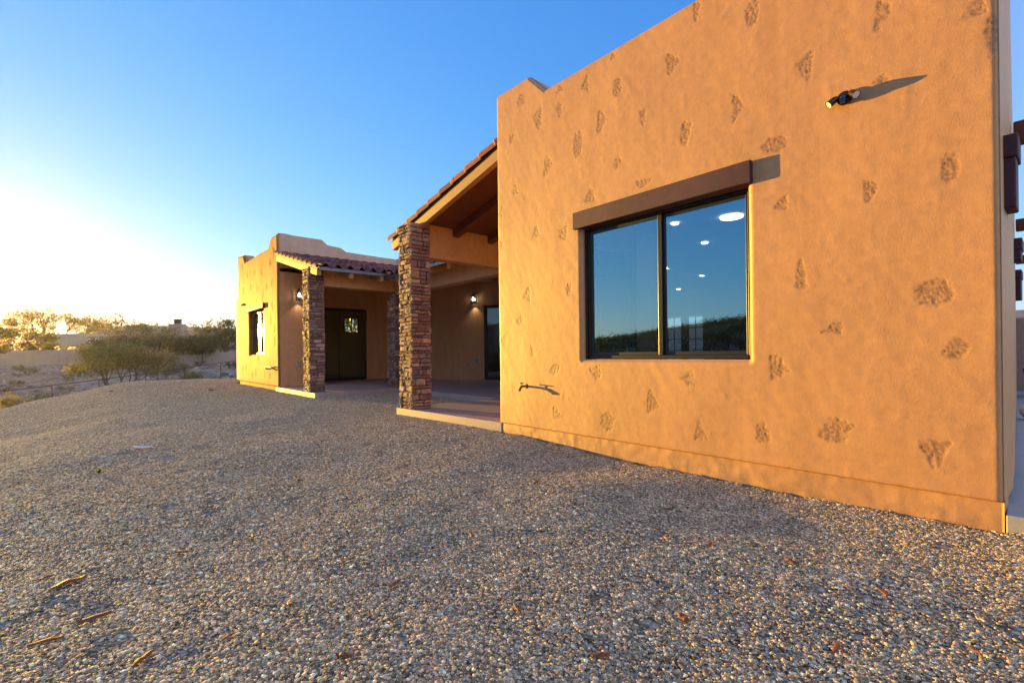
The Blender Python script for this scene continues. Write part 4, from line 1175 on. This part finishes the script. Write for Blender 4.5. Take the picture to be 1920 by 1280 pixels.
plant('palo_verde', at(218, 37), 4.2, 3.5, 21, M['leaf_yellow'], 'wide yellow green palo verde bush just beyond the rail fence', 'bush', 6, 34, 0.10, 0.30, 3)
plant('creosote_bush', at(62, 30), 1.25, 1.5, 22, M['leaf_olive'], 'low olive bush below the left end of the rail fence', 'bush', 7, 22, 0.055, 0.16, 2)
plant('shrub', at(362, 44), 1.05, 1.5, 23, M['leaf_olive'], 'low green shrub in front of the right stretch of garden wall', 'shrub', 6, 18, 0.06, 0.18, 2)
plant('shrub', at(300, 46), 1.3, 1.4, 24, M['leaf_dark'], 'dark rounded shrub between the palo verde and the garden wall', 'shrub', 6, 18, 0.07, 0.2, 2)
plant('mesquite_tree', at(272, 56), 5.4, 4.6, 31, M['leaf_olive'], 'sparse mesquite with bare fanned branches behind the garden wall', 'tree', 5, 12, 0.11, 0.34, 3, twig=0.035)
plant('mesquite_tree', at(112, 96), 9.0, 8.0, 36, M['leaf_olive'], 'tall round mesquite tree rising behind the neighbour house at the left', 'tree', 6, 30, 0.16, 0.45, 3)
plant('mesquite_tree', at(28, 70), 5.0, 4.2, 33, M['leaf_olive'], 'mesquite tree at the left border nearest the sun', 'tree', 4, 26, 0.15, 0.42, 3)
plant('mesquite_tree', at(408, 60), 5.2, 4.0, 34, M['leaf_olive'], 'feathery mesquite beside the far corner of the wing', 'tree', 5, 14, 0.12, 0.30, 3)
for k, (px, f, h, rd, lab) in enumerate([(318, 60, 3.2, 3.0, 'dense dark bush right of the bare branched mesquite'), (350, 59, 3.0, 2.8, 'dense brown green bush in the middle of the row behind the right garden wall'), (382, 58, 3.2, 2.8, 'dense bush left of the feathery mesquite'), (440, 60, 3.6, 2.8, 'dense bush meeting the corner of the far wing'), (235, 62, 3.2, 3.0, 'dense bush under the bare branched mesquite'), (12, 72, 2.8, 3.4, 'dense bush behind the left end of the garden wall'), (62, 74, 3.0, 3.2, 'dense bush between the left trees and the neighbour house')]):
    plant('desert_bush', at(px, f), h, rd, 50 + k, [M['leaf_dark'], M['leaf_olive']][k % 2], lab, 'bush', 6, 34, 0.13, 0.38, 2, group='bushes behind the garden wall')
plant('desert_tree', (9.6, 25.5, gz(9.6, 25.5)), 3.6, 2.2, 81, M['leaf_yellow'], 'green tree glimpsed through the little window behind the far patio door', 'tree', 5, 26, 0.09, 0.26, 3)
# small scrub on the far bank: one of each kind, then copies
proto = plant('scrub', at(30, 45), 0.5, 0.6, 71, M['leaf_dark'], 'small dry scrub tuft on the stony far bank', 'scrub', 5, 12, 0.06, 0.12, 1, group='scrub tufts on the far bank')
rs = random.Random(5)
for k in range(34):
    px = rs.uniform(-40, 445); f = rs.uniform(35, 57); x, y, z = at(px, f)
    c = proto.copy(); COL.objects.link(c); c.location = (x, y, z); c.rotation_euler = (0, 0, rs.uniform(0, 6)); s_ = rs.uniform(0.5, 1.5); c.scale = (s_, s_, s_ * rs.uniform(0.7, 1.1))
    for ch in proto.children:
        d = ch.copy(); COL.objects.link(d); d.parent = c

# rubble on the bank
rng = np.random.default_rng(3); VV, FF, CC = [], [], []; nb = 0
for k in range(2600):
    px = rng.uniform(-60, 448) if k % 3 else rng.uniform(270, 448); f = rng.uniform(33, 58); x, y = bear((px - 960) / 900.0, f)
    sz = 0.07 * math.exp(rng.normal(0, 0.55)); v = ICO1_V * (1 + 0.5 * noise3(ICO1_V[:, 0] + k, ICO1_V[:, 1] * 1.3, ICO1_V[:, 2]))[:, None] * np.array([1.2, 1, 0.7]) * sz
    VV.append(v + np.array([x, y, 0])); FF.append(ICO1_F + nb); nb += len(v); CC.append(np.repeat((np.array([(0.32, 0.235, 0.18), (0.42, 0.32, 0.25), (0.22, 0.16, 0.12)])[rng.integers(0, 3)] * rng.uniform(0.8, 1.2))[None], len(v), 0))
VV = np.concatenate(VV); cxy = VV[:, :2].reshape(-1, len(ICO1_V), 2).mean(1); zz = ground_z(cxy[:, 0], cxy[:, 1]); VV[:, 2] += np.repeat(zz, len(ICO1_V))
tag(mesh_np('rubble', VV, np.concatenate(FF), M['stone'], cols=np.concatenate(CC)), 'pale broken rock strewn over the far bank of the wash', kind='stuff')

# garden walls
def curve_wall(name, spec, th, label):
    mb = MB(); pts = []
    for px, f, h in spec:
        x, y = bear((px - 960) / 900.0, f); pts.append((x, y, h))
    for a, b in zip(pts[:-1], pts[1:]):
        dx, dy = b[0] - a[0], b[1] - a[1]; L_ = math.hypot(dx, dy); nx, ny = -dy / L_ * th, dx / L_ * th
        mb.prism([(a[0], a[1]), (b[0], b[1]), (b[0] + nx, b[1] + ny), (a[0] + nx, a[1] + ny)], -1.2, [a[2], b[2], b[2], a[2]])
    return tag(mb.build(name, M['wallpink']), label, 'wall')


curve_wall('garden_wall', [(-120, 61, 1.55), (12, 61.3, 1.55), (13, 61.3, 1.78), (20, 61.3, 1.80), (22, 61.3, 1.95), (140, 62, 1.98), (215, 62.5, 1.98)], 0.25, 'pale pink stucco garden wall left of the palo verde bush')
curve_wall('garden_wall', [(255, 60, 1.02), (300, 58.5, 1.05), (345, 57.8, 1.12), (390, 57.4, 1.25), (420, 57.2, 1.38), (460, 57.2, 1.55), (520, 58, 1.6)], 0.25, 'low curved pink stucco garden wall ending at the far wing')

# the neighbour's house
nx, ny = bear((140 - 960) / 900.0, 84); nh = empty('neighbour_house', (nx, ny, 0.4), -TH); tag(nh, 'cream flat roofed neighbour house with a carport behind the garden wall', 'house')
b = MB(); b.box(-6.2, 2.6, -0.6, 7, 2.7, 4.75); o = b.build('parapet', M['wallcream'], bevel=0.06); o.parent = nh
b = MB(); b.box(-5.6, -5.1, -0.4, 0.2, -1, 2.7); o = b.build('post', M['wallcream'], bevel=0.04); o.parent = nh
b = MB(); b.box(-2.15, -1.65, -0.4, 0.2, -1, 2.7); o = b.build('post', M['wallcream'], bevel=0.04); o.parent = nh
b = MB(); b.box(0.4, 2.6, -0.2, 7, -1, 2.7); o = b.build('wall', M['wallcream']); o.parent = nh
b = MB(); b.box(2.6, 30, 2.5, 12, -1, 4.4); o = b.build('wall', M['wallpink'], bevel=0.06); o.parent = nh
b = MB(); b.box(0.2, 12, 5, 12, 4.4, 5.6); o = b.build('parapet', M['wallpink'], bevel=0.06); o.parent = nh
b = MB(); b.box(13.2, 15.6, 4.5, 6, 4.4, 6.6); ch = b.build('chimney', M['wallpink'], bevel=0.05); ch.parent = nh
b = MB(); b.box(14.0, 14.9, 4.9, 5.7, 6.6, 7.5); b.box(13.9, 15.0, 4.8, 5.8, 7.3, 7.42); o = b.build('chimney_cap', M['black']); o.parent = ch
b = MB(); b.box(-4.0, -3.2, -0.62, -0.58, 3.9, 4.1); o = b.build('vent', M['rust']); o.parent = nh

# scrub on the hillside that the big window mirrors
rng = np.random.default_rng(9); cs = []
for k in range(1700):
    az = rng.uniform(0.62, 1.6); r_ = rng.uniform(30, 104); x, y = -r_ * math.sin(az), r_ * math.cos(az); cs.append((x, y, r_))
cs = np.array(cs); z = ground_z(cs[:, 0], cs[:, 1]); ctr = []
for (x, y, r_), zz in zip(cs, z):
    hgt = rng.uniform(0.15, 0.8)
    for q in range(5): ctr.append((x + rng.normal(0, 0.6), y + rng.normal(0, 0.6), zz + hgt * rng.uniform(0.2, 1)))
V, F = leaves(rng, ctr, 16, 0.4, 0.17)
tag(mesh_np('hillside_scrub', V, F, m_leaf('shaded_scrub', [(0.03, 0.027, 0.014), (0.05, 0.043, 0.022), (0.065, 0.055, 0.03)])), 'desert scrub coloured as a dark silhouette, covering the hillside across the wash', kind='stuff')  # leaf colours darkened so the hillside reads as a silhouette

# ------------------------------------------------------------------ the low sun's dusty air
hb = MB(); hb.box(-720, 720, -720, 720, -14, 48); hz = hb.build('haze', None); tag(hz, 'thin dusty evening air filling the whole place', kind='stuff')
hm = bpy.data.materials.new('haze'); hm.use_nodes = True; hm.node_tree.nodes.clear()
ho = hm.node_tree.nodes.new('ShaderNodeOutputMaterial'); hv = hm.node_tree.nodes.new('ShaderNodeVolumePrincipled')
hv.inputs['Color'].default_value = (0.95, 0.90, 0.82, 1); hv.inputs['Density'].default_value = 0.00011; hv.inputs['Anisotropy'].default_value = 0.72
hm.node_tree.links.new(hv.outputs[0], ho.inputs['Volume']); hz.data.materials.append(hm)

# ------------------------------------------------------------------ light, sky, camera
sun = bpy.data.lights.new('sun', 'SUN'); sun.energy = 3.0; sun.angle = R(0.5); sun.color = (1.0, 0.60, 0.08)
so = bpy.data.objects.new('sun', sun); COL.objects.link(so); so.rotation_euler = SUN_DIR.to_track_quat('Z', 'Y').to_euler(); so.location = (-20, 60, 20)
w = bpy.data.worlds.new('World'); SC.world = w; w.use_nodes = True; nt = w.node_tree
bg = nt.nodes['Background']; sk = nt.nodes.new('ShaderNodeTexSky'); sk.sky_type = 'NISHITA'; sk.sun_disc = False
sk.sun_elevation = SUN_EL; sk.sun_rotation = -SUN_AZ; sk.altitude = 700; sk.air_density = 1.0; sk.dust_density = 0.3; sk.ozone_density = 2.0
sp = nt.nodes.new('ShaderNodeSeparateColor'); cb = nt.nodes.new('ShaderNodeCombineColor'); nt.links.new(sk.outputs[0], sp.inputs[0])
for k, (gain, gam) in enumerate(((2.55, 1.06), (2.25, 0.74), (2.00, 0.36))):
    a = nt.nodes.new('ShaderNodeMath'); a.operation = 'MULTIPLY'; a.inputs[1].default_value = 0.15
    b = nt.nodes.new('ShaderNodeMath'); b.operation = 'POWER'; b.inputs[1].default_value = gam
    c = nt.nodes.new('ShaderNodeMath'); c.operation = 'MULTIPLY'; c.inputs[1].default_value = gain
    nt.links.new(sp.outputs[k], a.inputs[0]); nt.links.new(a.outputs[0], b.inputs[0]); nt.links.new(b.outputs[0], c.inputs[0]); nt.links.new(c.outputs[0], cb.inputs[k])
# the pale, many times scattered light of the sky opposite a low sun, which the single-scattering model leaves out
tcw = nt.nodes.new('ShaderNodeTexCoord'); dt = nt.nodes.new('ShaderNodeVectorMath'); dt.operation = 'DOT_PRODUCT'; dt.inputs[1].default_value = (-math.sin(SUN_AZ), math.cos(SUN_AZ), 0)
mr = nt.nodes.new('ShaderNodeMapRange'); mr.interpolation_type = 'SMOOTHSTEP'
for k_, v_ in (('From Min', 0.05), ('From Max', -0.75), ('To Min', 0.0), ('To Max', 1.0)): mr.inputs[k_].default_value = v_
nt.links.new(tcw.outputs['Generated'], dt.inputs[0]); nt.links.new(dt.outputs['Value'], mr.inputs['Value'])
am = nt.nodes.new('ShaderNodeMix'); am.data_type = 'RGBA'; am.blend_type = 'ADD'; am.clamp_factor = False; am.inputs['B'].default_value = (0.98, 0.86, 0.80, 1)
nt.links.new(mr.outputs['Result'], am.inputs['Factor']); nt.links.new(cb.outputs[0], am.inputs['A'])
nt.links.new(am.outputs['Result'], bg.inputs['Color']); bg.inputs['Strength'].default_value = 0.15
cam = bpy.data.cameras.new('camera'); cam.sensor_width = 36; cam.lens = 900 / 1920 * 36; cam.shift_y = (662 - 640) / 1920.0; cam.clip_start = 0.05; cam.clip_end = 4000
co = bpy.data.objects.new('camera', cam); COL.objects.link(co)
fw = Vector((S_, C_, 0)); rt = Vector((C_, -S_, 0)); RHO = R(0.66)
up = Vector((0, 0, 1)); r2 = rt * math.cos(RHO) - up * math.sin(RHO); u2 = rt * math.sin(RHO) + up * math.cos(RHO)
m = Matrix((r2, u2, -fw)).transposed().to_4x4(); m.translation = (0, 0, CAM_Z); co.matrix_world = m
SC.camera = co
SC.view_settings.view_transform = 'Standard'; SC.view_settings.look = 'None'; SC.view_settings.exposure = 2.55; SC.view_settings.gamma = 1.0
SC.cycles.use_denoising = True
SC.cycles.max_bounces = 8; SC.cycles.transparent_max_bounces = 12; SC.cycles.sample_clamp_indirect = 6.0
